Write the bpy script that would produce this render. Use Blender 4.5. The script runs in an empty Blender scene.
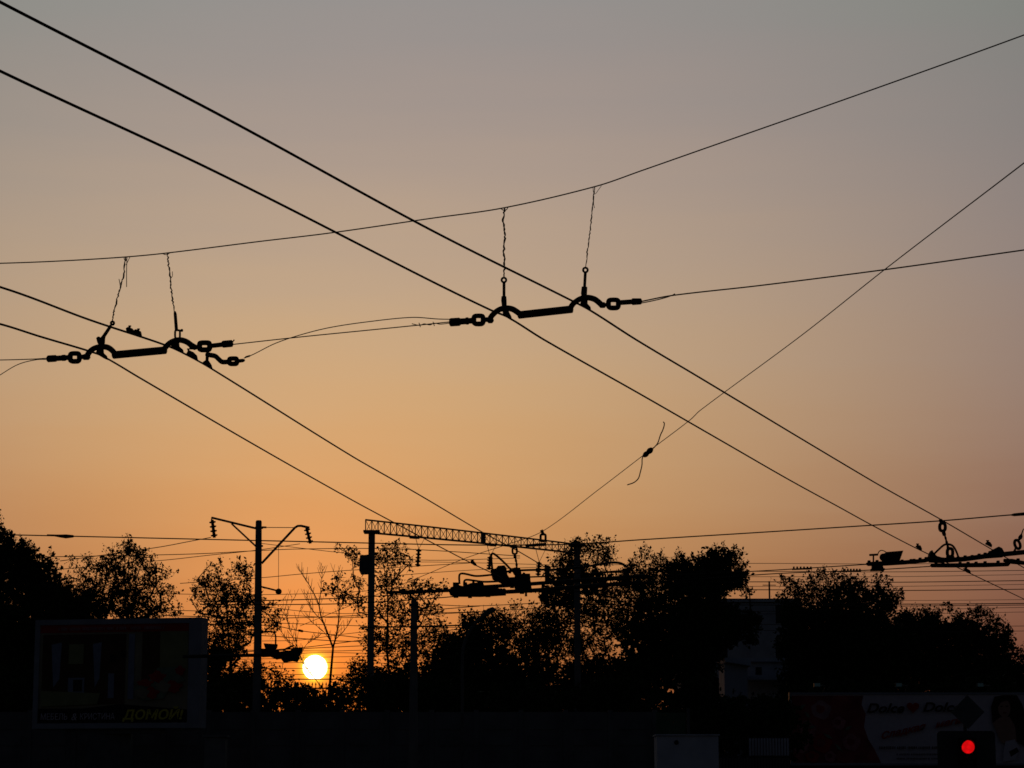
import bpy, math, random
import numpy as np
from mathutils import Vector

random.seed(7)
RNG = np.random.default_rng(7)
S = bpy.context.scene
COL = S.collection
F = 2409.0                                  # focal length in pixels of a 1024 px wide picture
PITCH = math.atan(416.0 / F)
CAMH = 1.6

# ------------------------------------------------------------------ helpers
def at(px, py, D):
    """world point on the sight line of a picture point, D metres ahead of the camera"""
    u = (px - 512.0) / F
    v = (384.0 - py) / F
    dx, dy, dz = u, math.cos(PITCH) - v * math.sin(PITCH), math.sin(PITCH) + v * math.cos(PITCH)
    t = D / dy
    return Vector((dx * t, D, CAMH + dz * t))

def mpp(D):
    return D / F

def tag(o, label=None, cat=None, group=None, kind=None):
    if label: o['label'] = label
    if cat: o['category'] = cat
    if group: o['group'] = group
    if kind: o['kind'] = kind
    return o

def thing(name, loc, label, cat, group=None):
    o = bpy.data.objects.new(name, None)
    o.empty_display_size = 0.2
    o.location = loc
    COL.objects.link(o)
    return tag(o, label, cat, group)

def wloc(o):
    p = Vector(o.location)
    while o.parent:
        o = o.parent
        p += Vector(o.location)
    return p

def catmull(pts, n=8):
    if len(pts) < 3:
        return [Vector(p) for p in pts]
    P = [2 * pts[0] - pts[1]] + list(pts) + [2 * pts[-1] - pts[-2]]
    out = []
    for i in range(1, len(P) - 2):
        p0, p1, p2, p3 = P[i - 1], P[i], P[i + 1], P[i + 2]
        # centripetal-ish: limit tangents by the segment's own length
        L = (p2 - p1).length
        def tan(a, b, c):
            t = (c - a)
            return t.normalized() * L if t.length > 1e-9 else Vector((0, 0, 0))
        m1, m2 = tan(p0, p1, p2), tan(p1, p2, p3)
        for k in range(n):
            t = k / n
            t2, t3 = t * t, t * t * t
            out.append((2*t3 - 3*t2 + 1) * p1 + (t3 - 2*t2 + t) * m1 + (-2*t3 + 3*t2) * p2 + (t3 - t2) * m2)
    out.append(P[-2].copy())
    return out

class MB:
    def __init__(self):
        self.v, self.f = [], []
    def tube(self, pts, r, n=8, closed=False, cap=True):
        pts = [Vector(p) for p in pts]
        m = len(pts)
        rs = r if isinstance(r, (list, tuple)) else [r] * m
        t0 = (pts[1] - pts[0]).normalized()
        ref = Vector((0, 0, 1)) if abs(t0.z) < 0.9 else Vector((0, 1, 0))
        nx = (ref - ref.dot(t0) * t0).normalized()
        base = len(self.v)
        for i in range(m):
            if closed:
                t = (pts[(i + 1) % m] - pts[i - 1])
            else:
                t = pts[min(i + 1, m - 1)] - pts[max(i - 1, 0)]
            t = t.normalized() if t.length > 1e-12 else t0
            nx = nx - nx.dot(t) * t
            nx = nx.normalized() if nx.length > 1e-9 else Vector((1, 0, 0))
            ny = t.cross(nx)
            for k in range(n):
                a = 2 * math.pi * k / n
                self.v.append(pts[i] + (nx * math.cos(a) + ny * math.sin(a)) * rs[i])
        for i in range(m if closed else m - 1):
            j = (i + 1) % m
            for k in range(n):
                l = (k + 1) % n
                self.f.append((base + i*n + k, base + i*n + l, base + j*n + l, base + j*n + k))
        if cap and not closed:
            self.f.append(tuple(base + k for k in range(n))[::-1])
            self.f.append(tuple(base + (m - 1)*n + k for k in range(n)))
        return self
    def lathe(self, a, b, prof, n=12):
        """revolve (t, radius) pairs about the axis a->b"""
        a, b = Vector(a), Vector(b)
        return self.tube_profile([a.lerp(b, t) for t, _ in prof], [q for _, q in prof], (b - a).normalized(), n)
    def tube_profile(self, pts, rs, axis, n):
        ref = Vector((0, 0, 1)) if abs(axis.z) < 0.9 else Vector((0, 1, 0))
        nx = (ref - ref.dot(axis) * axis).normalized()
        ny = axis.cross(nx)
        base = len(self.v)
        for p, r in zip(pts, rs):
            for k in range(n):
                a = 2 * math.pi * k / n
                self.v.append(p + (nx * math.cos(a) + ny * math.sin(a)) * max(r, 1e-4))
        for i in range(len(pts) - 1):
            for k in range(n):
                l = (k + 1) % n
                self.f.append((base + i*n + k, base + i*n + l, base + (i+1)*n + l, base + (i+1)*n + k))
        self.f.append(tuple(base + k for k in range(n))[::-1])
        self.f.append(tuple(base + (len(pts) - 1)*n + k for k in range(n)))
        return self
    def ball(self, c, r, sx=1, sy=1, sz=1, n=12, m=8):
        c = Vector(c)
        base = len(self.v)
        for i in range(m + 1):
            th = math.pi * i / m
            for k in range(n):
                a = 2 * math.pi * k / n
                rr = max(math.sin(th), 0.01) * r
                self.v.append(c + Vector((math.cos(a)*rr*sx, math.sin(a)*rr*sy, math.cos(th)*r*sz)))
        for i in range(m):
            for k in range(n):
                l = (k + 1) % n
                self.f.append((base + i*n + k, base + i*n + l, base + (i+1)*n + l, base + (i+1)*n + k))
        return self
    def box(self, c, hx, hy, hz):
        c = Vector(c)
        hx = Vector((hx, 0, 0)) if not isinstance(hx, Vector) else hx
        hy = Vector((0, hy, 0)) if not isinstance(hy, Vector) else hy
        hz = Vector((0, 0, hz)) if not isinstance(hz, Vector) else hz
        b = len(self.v)
        for sx, sy, sz in ((-1,-1,-1),(1,-1,-1),(1,1,-1),(-1,1,-1),(-1,-1,1),(1,-1,1),(1,1,1),(-1,1,1)):
            self.v.append(c + hx*sx + hy*sy + hz*sz)
        for q in ((0,3,2,1),(4,5,6,7),(0,1,5,4),(1,2,6,5),(2,3,7,6),(3,0,4,7)):
            self.f.append(tuple(b + i for i in q))
        return self
    def span(self, x0, x1, y0, y1, z0, z1):
        return self.box(((x0+x1)/2, (y0+y1)/2, (z0+z1)/2), (x1-x0)/2, (y1-y0)/2, (z1-z0)/2)
    def prism(self, poly, d):
        """polygon of points pushed +-d/2"""
        n = len(poly)
        b = len(self.v)
        for p in poly: self.v.append(Vector(p) - d * 0.5)
        for p in poly: self.v.append(Vector(p) + d * 0.5)
        self.f.append(tuple(b + i for i in range(n)))
        self.f.append(tuple(b + n + i for i in range(n))[::-1])
        for i in range(n):
            j = (i + 1) % n
            self.f.append((b + i, b + n + i, b + n + j, b + j))
        return self
    def build(self, name, mat, parent=None, loc=None, smooth=False):
        me = bpy.data.meshes.new(name)
        off = wloc(parent) if parent else (Vector(loc) if loc is not None else Vector((0, 0, 0)))
        me.from_pydata([tuple(p - off) for p in self.v], [], self.f)
        me.materials.append(mat)
        if smooth:
            me.polygons.foreach_set('use_smooth', [True] * len(me.polygons))
        me.update()
        o = bpy.data.objects.new(name, me)
        COL.objects.link(o)
        if parent: o.parent = parent
        else: o.location = off
        return o

# ------------------------------------------------------------------ materials
def mat(name, c, rough=0.7, metal=0.0, var=0.25, scale=6.0, bump=0.0, c2=None):
    m = bpy.data.materials.new(name)
    m.use_nodes = True
    nt = m.node_tree
    b = nt.nodes['Principled BSDF']
    b.inputs['Roughness'].default_value = rough
    b.inputs['Metallic'].default_value = metal
    b.inputs['Specular IOR Level'].default_value = 0.06
    tc = nt.nodes.new('ShaderNodeTexCoord')
    no = nt.nodes.new('ShaderNodeTexNoise')
    no.inputs['Scale'].default_value = scale
    no.inputs['Detail'].default_value = 6
    nt.links.new(tc.outputs['Object'], no.inputs['Vector'])
    rp = nt.nodes.new('ShaderNodeValToRGB')
    rp.color_ramp.elements[0].position = 0.3
    rp.color_ramp.elements[1].position = 0.7
    d = c2 or tuple(x * (1 - var) for x in c)
    rp.color_ramp.elements[0].color = (*d, 1)
    rp.color_ramp.elements[1].color = (*c, 1)
    nt.links.new(no.outputs['Fac'], rp.inputs['Fac'])
    nt.links.new(rp.outputs['Color'], b.inputs['Base Color'])
    if bump:
        bp = nt.nodes.new('ShaderNodeBump')
        bp.inputs['Strength'].default_value = bump
        nt.links.new(no.outputs['Fac'], bp.inputs['Height'])
        nt.links.new(bp.outputs['Normal'], b.inputs['Normal'])
    return m

M = dict(
    wire=mat('weathered_copper_wire', (.035, .025, .022), .75, 0.0, .3, 30),
    iron=mat('dark_cast_iron', (.04, .036, .034), .8, 0.0, .35, 40, .2),
    insul=mat('brown_insulator', (.05, .03, .022), .6, 0, .3, 20),
    steel=mat('grey_painted_steel', (.12, .12, .12), .65, 0.0, .35, 5, .1),
    concrete=mat('old_concrete', (.2, .195, .19), .9, 0, .35, 3, .3),
    wall=mat('dirty_concrete_fence', (.16, .158, .16), .95, 0, .4, 1.2, .3),
    bark=mat('bark', (.06, .045, .035), .95, 0, .5, 9, .6),
    leafA=mat('leaf_dark', (.045, .06, .02), .85, 0, .5, .8),
    leafB=mat('leaf_mid', (.06, .075, .025), .85, 0, .5, .8),
    earth=mat('earth_and_grass', (.06, .06, .03), .95, 0, .5, .4, .4),
    asphalt=mat('asphalt', (.05, .05, .052), .9, 0, .3, 2, .2),
    paving=mat('paving', (.18, .175, .165), .9, 0, .3, 3, .2),
    paint=mat('road_paint', (.75, .75, .72), .7, 0, .2, 6),
    frame=mat('light_grey_board_frame', (.27, .285, .32), .6, 0, .25, 2),
    plaster=mat('grey_plaster', (.42, .43, .46), .9, 0, .3, .7),
    whitewash=mat('whitewashed_wall', (.44, .46, .5), .85, 0, .3, 1.0),
    roof=mat('roof_sheet', (.45, .48, .52), .8, 0, .3, 1.0),
    glass=mat('dark_window_glass', (.02, .022, .025), .25, 0, .2, 2),
    black=mat('black_plastic', (.018, .018, .018), .7, 0, .2, 8),
    green=mat('green_fence_sheet', (.10, .16, .10), .8, 0, .3, 2),
    pale=mat('pale_painted_metal', (.55, .56, .62), .8, 0, .25, 1.5),
    p_black=mat('poster_black', (.02, .015, .015), .6), p_white=mat('poster_white', (.54, .48, .52), .6, 0, .1),
    p_red=mat('poster_red', (.42, .03, .03), .6, 0, .3, 2), p_dred=mat('poster_dark_red', (.36, .07, .07), .6, 0, .6, 1.5),
    p_rose=mat('poster_rose', (.5, .16, .18), .6, 0, .5, 6), p_beige=mat('poster_beige', (.30, .26, .17), .6, 0, .35, 1.5),
    p_yellow=mat('poster_yellow', (.55, .48, .05), .6, 0, .1), p_brown=mat('poster_brown', (.10, .055, .03), .6, 0, .4, 2),
    p_olive=mat('poster_olive', (.26, .26, .12), .6, 0, .3, 2), p_blue=mat('poster_pale_blue', (.22, .25, .33), .6, 0, .2),
    p_skin=mat('poster_skin', (.36, .20, .15), .6, 0, .2), p_hair=mat('poster_hair', (.035, .02, .015), .6),
    p_leaf=mat('poster_leaf', (.18, .24, .16), .6, 0, .3, 4), p_pink=mat('poster_pink', (.42, .22, .24), .6, 0, .4, 3),
    board=mat('dark_board', (.07, .07, .07), .9, 0, .3, 3),
    lampglass=mat('greenish_lamp_glass', (.45, .7, .62), .3, 0, .1),
)
def emit_mat(name, col, s):
    m = bpy.data.materials.new(name); m.use_nodes = True
    nt = m.node_tree; b = nt.nodes['Principled BSDF']
    b.inputs['Base Color'].default_value = (.3, .01, .01, 1)
    tc = nt.nodes.new('ShaderNodeTexCoord'); vo = nt.nodes.new('ShaderNodeTexVoronoi'); vo.inputs['Scale'].default_value = 9
    nt.links.new(tc.outputs['Object'], vo.inputs['Vector'])
    ra = nt.nodes.new('ShaderNodeMapRange'); ra.inputs['From Min'].default_value = 0; ra.inputs['From Max'].default_value = .6
    ra.inputs['To Min'].default_value = s * 1.2; ra.inputs['To Max'].default_value = s * .78
    nt.links.new(vo.outputs['Distance'], ra.inputs['Value'])
    b.inputs['Emission Color'].default_value = (*col, 1)
    nt.links.new(ra.outputs['Result'], b.inputs['Emission Strength'])
    return m
M['redlamp'] = emit_mat('lit_red_lens', (1.0, .004, .006), .72)

# ------------------------------------------------------------------ camera, sky, sun
cam = bpy.data.cameras.new('camera')
cam.sensor_fit = 'HORIZONTAL'; cam.sensor_width = 36.0
cam.lens = 36.0 * F / 1024.0
cam.clip_start = 0.1; cam.clip_end = 6000
co = bpy.data.objects.new('camera', cam)
co.location = (0, 0, CAMH); co.rotation_euler = (math.pi / 2 + PITCH, 0, 0)
COL.objects.link(co); S.camera = co

sun_d = (at(315, 667.4, 100) - Vector((0, 0, CAMH))).normalized()
SUN_E, SUN_A = math.asin(sun_d.z), math.atan2(sun_d.x, sun_d.y)

W = bpy.data.worlds.new('World'); S.world = W; W.use_nodes = True
nt = W.node_tree
for n in list(nt.nodes): nt.nodes.remove(n)
def node(t): return nt.nodes.new(t)
def inp(s, v):
    if isinstance(v, (int, float)): s.default_value = v
    else: nt.links.new(v, s)
def math_(op, a, b=None, c=None, clamp=False):
    n = node('ShaderNodeMath'); n.operation = op; n.use_clamp = clamp
    inp(n.inputs[0], a)
    if b is not None: inp(n.inputs[1], b)
    if c is not None: inp(n.inputs[2], c)
    return n.outputs[0]
tc = node('ShaderNodeTexCoord'); DIR = tc.outputs['Generated']
nrm = node('ShaderNodeVectorMath'); nrm.operation = 'NORMALIZE'; nt.links.new(DIR, nrm.inputs[0]); DIRN = nrm.outputs[0]
sep = node('ShaderNodeSeparateXYZ'); nt.links.new(DIRN, sep.inputs[0])
el = math_('MULTIPLY', math_('ARCSINE', sep.outputs[2]), 10)
az = math_('MULTIPLY', math_('SUBTRACT', math_('ARCTAN2', sep.outputs[0], sep.outputs[1]), SUN_A), 10)
# faint horizontal haze streaks in the evening air
mp = node('ShaderNodeMapping'); mp.inputs['Scale'].default_value = (3, 3, 26); nt.links.new(DIRN, mp.inputs[0])
nz = node('ShaderNodeTexNoise'); nz.inputs['Scale'].default_value = 2.2; nz.inputs['Detail'].default_value = 3; nt.links.new(mp.outputs[0], nz.inputs['Vector'])
el = math_('ADD', el, math_('MULTIPLY', math_('SUBTRACT', nz.outputs['Fac'], .5), .26))
el = math_('MINIMUM', math_('MAXIMUM', el, 0.05), 3.7)
az = math_('MINIMUM', math_('MAXIMUM', az, -1.8), 3.2)
a2 = math_('MULTIPLY', az, az)
CO = [(-1.6563, 1.8626, -0.8927, 0.1126, -0.0108, -0.1122, 0.0203, 0.0107),
      (-3.3331, 3.1903, -1.3589, 0.1767, 0.0196, -0.1205, 0.0295, -0.0054),
      (-4.7414, 3.3664, -1.1137, 0.1240, -0.0019, -0.0099, -0.0075, 0.0059)]
def dotto(v):
    n = node('ShaderNodeVectorMath'); n.operation = 'DOT_PRODUCT'
    nt.links.new(DIRN, n.inputs[0]); n.inputs[1].default_value = v
    return math_('ARCCOSINE', math_('MINIMUM', n.outputs['Value'], 1.0))
dsun = dotto(sun_d)
glow = math_('EXPONENT', math_('MULTIPLY', dsun, -1 / 0.039))
RS = 0.0050
rim = math_('EXPONENT', math_('MULTIPLY', math_('MAXIMUM', math_('SUBTRACT', dsun, RS), 0.0), -1 / 0.0011))
disc = math_('LESS_THAN', dsun, RS)
chan = []
for (k, gl, ri, di) in zip(CO, (.80, .18, .0), (1.0, .72, .02), (4, 3.6, 2.6)):
    s = math_('MULTIPLY_ADD', el, k[3], k[2])
    s = math_('MULTIPLY_ADD', s, el, k[1])
    s = math_('MULTIPLY_ADD', s, el, k[0])
    s = math_('MULTIPLY_ADD', az, k[4], s)
    s = math_('MULTIPLY_ADD', a2, k[5], s)
    s = math_('MULTIPLY_ADD', math_('MULTIPLY', el, a2), k[6], s)
    s = math_('MULTIPLY_ADD', math_('MULTIPLY', el, az), k[7], s)
    s = math_('EXPONENT', s)
    s = math_('MULTIPLY_ADD', glow, gl, s)
    s = math_('MULTIPLY_ADD', rim, ri, s)
    s = math_('MULTIPLY_ADD', disc, di, s)
    chan.append(s)
cmb = node('ShaderNodeCombineColor')
for i in range(3): nt.links.new(chan[i], cmb.inputs[i])
bgW = node('ShaderNodeBackground'); nt.links.new(cmb.outputs[0], bgW.inputs['Color']); bgW.inputs['Strength'].default_value = 1.0
sky = node('ShaderNodeTexSky'); sky.sky_type = 'NISHITA'; sky.sun_disc = False
sky.sun_elevation = SUN_E; sky.sun_rotation = SUN_A; sky.air_density = 1.0; sky.dust_density = 1.0
tint = node('ShaderNodeMix'); tint.data_type = 'RGBA'; tint.blend_type = 'MULTIPLY'; tint.inputs[0].default_value = 1.0
nt.links.new(sky.outputs[0], tint.inputs[6]); tint.inputs[7].default_value = (.80, .80, 1.25, 1)
bgN = node('ShaderNodeBackground'); nt.links.new(tint.outputs[2], bgN.inputs['Color']); bgN.inputs['Strength'].default_value = 0.015
mr = node('ShaderNodeMapRange'); mr.interpolation_type = 'SMOOTHSTEP'
inp(mr.inputs['Value'], dotto((0, math.cos(.14), math.sin(.14))))
mr.inputs['From Min'].default_value = 0.30; mr.inputs['From Max'].default_value = 0.75
mix = node('ShaderNodeMixShader'); nt.links.new(mr.outputs[0], mix.inputs[0])
nt.links.new(bgW.outputs[0], mix.inputs[1]); nt.links.new(bgN.outputs[0], mix.inputs[2])
out = node('ShaderNodeOutputWorld'); nt.links.new(mix.outputs[0], out.inputs['Surface'])

sl = bpy.data.lights.new('evening_sun', 'SUN'); sl.energy = 0.06; sl.angle = math.radians(.53); sl.color = (1, .45, .16)
so = bpy.data.objects.new('evening_sun', sl); so.location = sun_d * 300
so.rotation_euler = sun_d.to_track_quat('Z', 'Y').to_euler(); COL.objects.link(so)

S.cycles.pixel_filter_type = 'BLACKMAN_HARRIS'; S.cycles.filter_width = 1.6
S.view_settings.view_transform = 'Standard'; S.view_settings.look = 'None'
S.view_settings.exposure = 0; S.view_settings.gamma = 1; S.view_settings.use_curve_mapping = False

# ------------------------------------------------------------------ ground
BANK = 2.0
def ground_z(y):
    t = min(max((y - 60) / 11, 0), 1)
    return BANK * t * t * (3 - 2 * t)
mb = MB()
xs = [-3000, -800, -300, -150, -100, -60, -30, 0, 30, 60, 100, 150, 300, 800, 3000]
ys = [-500, -100, 0, 30, 50, 60, 62, 64, 66, 68, 70, 71, 80, 100, 150, 300, 900, 4000]
for y in ys:
    for x in xs: mb.v.append(Vector((x, y, ground_z(y))))
for j in range(len(ys) - 1):
    for i in range(len(xs) - 1):
        a = j * len(xs) + i
        mb.f.append((a, a + 1, a + 1 + len(xs), a + len(xs)))
tag(mb.build('ground', M['earth']), kind='structure')
mb = MB().span(-120, 120, 3, 32, -.05, .004)
tag(mb.build('road', M['asphalt']), kind='structure')
mb = MB().span(-120, 120, 32.004, 38, -.05, .13); mb.span(-120, 120, -6, 2.996, -.05, .13)
tag(mb.build('pavement', M['paving']), kind='structure')
mb = MB()
for k in range(-20, 20): mb.span(k * 6, k * 6 + 3, 17.4, 17.6, .006, .012)
tag(mb.build('road_marking', M['paint']), kind='structure')

# ------------------------------------------------------------------ wires
def wire(name, pts, r, label, cat='wire', group=None, n=10, sides=6, m='wire', extra=()):
    P = catmull([at(*p) for p in pts], n)
    mb = MB().tube(P, r, sides)
    for e in extra: mb.tube(catmull([at(*p) for p in e], 4), r * .8, 5)
    o = mb.build(name, M[m], loc=P[len(P) // 2], smooth=True)
    return tag(o, label, cat, group)

def zl(x0, d0, x1, d1):
    return lambda x: d0 + (x - x0) * (d1 - d0) / (x1 - x0)
D_span = lambda px: 20.73 / (1 + .47 * (px - 512) / F)
# height of the trolley wires over the eye, used to give each picture point its distance
def trolley(pts, h):
    out = []
    for (x, y) in pts:
        v = (384 - y) / F
        t = h / (math.sin(PITCH) + v * math.cos(PITCH))
        out.append((x, y, t * (math.cos(PITCH) - v * math.sin(PITCH))))
    return out
hA = at(545, 306, D_span(545)).z - CAMH
hB = at(138, 347, D_span(138)).z - CAMH
A1 = trolley([(-150, -77), (0, 2), (216, 113), (430, 229.5), (571.5, 300.5), (590.6, 310.6), (636.6, 340), (700, 377.8), (800, 438), (870.5, 480), (888.5, 490.3), (941, 519.6), (998, 553), (1060, 588)], hA)
A2 = trolley([(-150, -3), (0, 71), (216, 172), (430, 280.5), (490.6, 310), (507.5, 317), (544.5, 340), (640, 394), (720, 440), (789.5, 480), (840, 507.6), (872, 525.2), (919, 549.6), (965, 571), (1030, 602), (1090, 631)], hA)
B1 = trolley([(-150, 246), (0, 287), (90, 320), (165, 345), (187, 355), (212, 369), (350, 455), (396, 481.4), (428, 500), (482, 532), (516, 550), (545, 567), (575, 584)], hB)
B2 = trolley([(-150, 286), (0, 324), (40, 336.5), (95, 353), (108, 359), (140, 378), (260, 448), (352, 500), (391, 521), (425, 539), (473, 564), (492, 573), (520, 588)], hB)
TW = 'trolley contact wires in two pairs'
wire('contact_wire', A1, .0103, 'thick dark contact wire from the top left corner, upper of the long diagonal pair', group=TW)
wire('contact_wire', A2, .0103, 'thick dark contact wire, lower of the long diagonal pair crossing the whole sky', group=TW)
wire('contact_wire', B1, .0103, 'dark contact wire, upper of the left pair running down behind the lattice gantry', group=TW)
wire('contact_wire', B2, .0103, 'dark contact wire, lower of the left pair, passing under the left crossbar hanger', group=TW)

def sp(pts): return [(x, y, D_span(x)) for x, y in pts]
wire('span_cable', sp([(-160, 267), (0, 263.3), (60, 261), (125, 257), (167, 253), (260, 241.4), (330, 233), (430, 218.5), (504, 207.8), (596, 186.3), (642, 170.5), (699, 150.5), (860, 94), (1024, 35), (1180, -24)]), .006,
     'thin dark carrier cable sagging across the upper sky above both crossbar hangers', 'cable')
wire('cross_wire', sp([(641, 301.5), (672, 295.5), (760, 285.5), (886, 269.5), (1024, 250), (1180, 228)]), .006, 'thin cross wire running right from the right crossbar hanger to the picture edge', 'wire', extra=[sp([(640.6, 303.2), (650, 301.4), (662, 298.6), (671, 295.8), (675, 293.8)])])
wire('cross_wire', sp([(232, 344.5), (300, 337), (370, 330), (420, 325), (451, 321.8)]), .005, 'straight thin cross wire joining the left and right crossbar hangers', 'wire', extra=[sp([(412, 323.8), (420, 325.4), (424, 323.8), (430, 325), (434, 323.2), (440, 324.2), (451, 323)]), sp([(419, 322.8), (420.4, 327)]), sp([(433, 321.8), (434.4, 326)])])
wire('cross_wire', sp([(244, 358), (253, 354.5), (275, 343.5), (300, 335), (330, 327.5), (370, 321.5), (412, 317.4), (438, 319), (451, 319.3)]), .0045, 'slack bowed wire arching from the lower clamp arm up to the right crossbar hanger', 'wire')
wire('cross_wire', sp([(-160, 362), (0, 360), (35, 359), (49, 358)]), .005, 'short straight cross wire entering at the left edge to the left crossbar hanger', 'wire')
wire('cross_wire', sp([(-80, 432), (-30, 394), (0, 375), (18, 364.5), (36, 359.8), (49, 359.4)]), .0045, 'slack curved wire drooping at the left edge under the straight cross wire', 'wire')

# ------------------------------------------------------------------ crossbar hangers
class Plane:
    def __init__(s, Df): s.D = Df
    def P(s, x, y, o=0.0): return at(x, y, s.D(x) + o)
    def m(s, x): return s.D(x) / F
    def tube(s, mb, pts, rpx, n=8, smooth=True):
        mm = s.m(pts[0][0])
        Q = [s.P(*p) for p in pts]
        if isinstance(rpx, (list, tuple)):
            return mb.tube(Q, [r * mm for r in rpx], n)
        if smooth and len(Q) > 2: Q = catmull(Q, 5)
        return mb.tube(Q, rpx * mm * 1.1, n)
    def ring(s, mb, x0, x1, y0, y1, th, rnd=.35):
        th *= 1.25
        cx, cy, hx, hy = (x0+x1)/2, (y0+y1)/2, (x1-x0-th)/2 + .4, (y1-y0-th)/2 + .4
        pts = []
        for k in range(20):
            a = 2 * math.pi * k / 20
            c, q = math.cos(a), math.sin(a)
            e = rnd
            pts.append(s.P(cx + hx * math.copysign(abs(c)**e, c), cy + hy * math.copysign(abs(q)**e, q)))
        return mb.tube(pts, th / 2 * s.m(cx), 8, closed=True)
    def poly(s, mb, pts, depth):
        return mb.prism([s.P(*p) for p in pts], Vector((0, depth, 0)))
    def rod(s, mb, pts, w, n=10):
        """stepped round rod: pts (x, y, half-width px)"""
        Q = [s.P(p[0], p[1]) for p in pts]
        return mb.tube(Q, [p[2] * 1.1 * s.m(p[0]) for p in pts], n)

SP = Plane(D_span)
def ear(pl, mb, pts): return pl.poly(mb, pts, .03)

CR = 'crossbar hangers clamped over trolley wire pairs'
t = thing('crossbar_hanger', SP.P(545, 311), 'black crossbar hanger with two upright eye rods, holding the long diagonal wire pair', 'wire hanger', CR)
mb = MB(); SP.rod(mb, [(518.5, 315, 2.6), (519, 315, 3.7), (571.8, 309.2, 3.7), (572.4, 309.2, 2.6)], 0, 12); mb.build('crossbar', M['insul'], t, smooth=False)
mb = MB(); SP.tube(mb, [(489.5, 319.5), (492.5, 315), (498.5, 310), (505, 308.2), (512, 309), (517.5, 312.2), (521.5, 315.5)], 2.75); mb.build('arch', M['iron'], t, smooth=True)
mb = MB(); SP.tube(mb, [(570, 308.5), (573.5, 303.5), (580, 299), (587, 297.6), (594, 299), (599, 302.5), (602.5, 306)], 2.75); mb.build('arch', M['iron'], t, smooth=True)
mb = MB(); SP.ring(mb, 471.6, 485.4, 313.6, 326.2, 4.2, .5); mb.build('link', M['iron'], t, smooth=True)
mb = MB(); SP.ring(mb, 606.2, 620.6, 297.6, 310.2, 4.2, .5); mb.build('link', M['iron'], t, smooth=True)
mb = MB(); SP.rod(mb, [(450.4, 322.3, 3.2), (450.8, 322.3, 4), (459, 321.8, 4), (460.5, 321.5, 3), (466, 321.2, 3), (466.5, 321, 3.5), (468, 321, 3.5), (468.5, 320.9, 2.8), (473, 320.6, 2.8)], 0); SP.rod(mb, [(484.5, 319.6, 2.2), (488, 319.6, 2.4), (489, 320, 3.2), (491.5, 320, 3.2), (493, 319.4, 1.8)], 0); mb.build('end_sleeve', M['iron'], t)
mb = MB(); SP.rod(mb, [(641.2, 301.4, 2.4), (640.6, 301.4, 3), (632.6, 301.7, 3.3), (632, 301.8, 2.4), (620, 302.6, 2.4)], 0); SP.rod(mb, [(600.5, 305.2, 2), (602, 305.2, 2.8), (604.5, 305, 2.8), (605, 304.9, 1.9), (608, 304.6, 1.9)], 0); mb.build('end_sleeve', M['iron'], t)
for (ex, ey, pts, ep) in ((503.9, 280, [(504, 283, 1.45), (504, 296, 1.45), (503.9, 296.5, 2.4), (503.9, 300.5, 2.7), (504.5, 308, 2.3)], [(501.5, 307), (508, 307), (509, 312), (511.5, 317), (512, 320.5), (509, 318.8), (503, 314)]),
                          (585.4, 270, [(585.3, 273, 1.45), (584.6, 286.5, 1.45), (584.5, 287, 2.8), (584, 293, 3), (584.3, 298, 2.6)], [(582, 297), (587.6, 297), (587.6, 304), (590.5, 307.2), (591.2, 311), (587.5, 309.2), (580, 304.5)])):
    mb = MB(); SP.rod(mb, pts, 0); SP.ring(mb, ex - 3, ex + 3, ey - 3, ey + 3, 1.8, 1.0); mb.build('eye_rod', M['iron'], t)
    mb = MB(); ear(SP, mb, ep); mb.build('wire_clamp', M['iron'], t)

t = thing('crossbar_hanger', SP.P(140, 351), 'black crossbar hanger with one bent over eye rod, holding the left wire pair', 'wire hanger', CR)
mb = MB(); SP.rod(mb, [(113.2, 355, 2.6), (113.8, 355, 3.7), (165.2, 350.2, 3.7), (165.8, 350.2, 2.6)], 0, 12); mb.build('crossbar', M['insul'], t)
mb = MB(); SP.tube(mb, [(86.5, 357), (89.5, 352), (94.5, 348.2), (101, 346.8), (107.5, 347.4), (112, 350.3), (116, 355)], 2.7); mb.build('arch', M['iron'], t, smooth=True)
mb = MB(); SP.tube(mb, [(163.5, 350), (167.5, 345), (173, 341.2), (180, 340), (186.5, 341.8), (191.5, 345.3), (195.5, 347.6)], 2.7); mb.build('arch', M['iron'], t, smooth=True)
mb = MB(); SP.ring(mb, 68, 81.6, 351.2, 363.6, 4.2, .5); mb.build('link', M['iron'], t, smooth=True)
mb = MB(); SP.ring(mb, 197.2, 212, 340.4, 352.2, 4.4, .4); mb.build('link', M['iron'], t, smooth=True)
mb = MB(); SP.rod(mb, [(47.8, 358.8, 2.6), (48.4, 358.8, 3.3), (55.5, 358.4, 3.3), (56, 358.4, 2.6), (62, 358, 2.6), (62.5, 357.9, 3), (65, 357.8, 3), (65.5, 357.7, 2.4), (69.5, 357.5, 2.4)], 0); SP.rod(mb, [(81, 356.8, 2.1), (83.8, 356.8, 2.3), (84.2, 357, 2.9), (88, 357, 2.9), (89, 356, 2)], 0); mb.build('end_sleeve', M['iron'], t)
mb = MB(); SP.rod(mb, [(232, 343.5, 2.4), (231.5, 343.5, 3.4), (223.4, 344.2, 3.4), (222, 344.6, 2.3), (211.5, 345.8, 2.2)], 0); mb.build('end_sleeve', M['iron'], t)
mb = MB(); SP.rod(mb, [(190.5, 347, 2.4), (196, 347.3, 2.3), (199, 347, 1.8)], 0); mb.build('knuckle', M['iron'], t)
mb = MB(); SP.tube(mb, [(231.5, 342.6), (233.6, 340.8), (234.2, 339.6)], .6); mb.build('split_pin', M['iron'], t)
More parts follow.
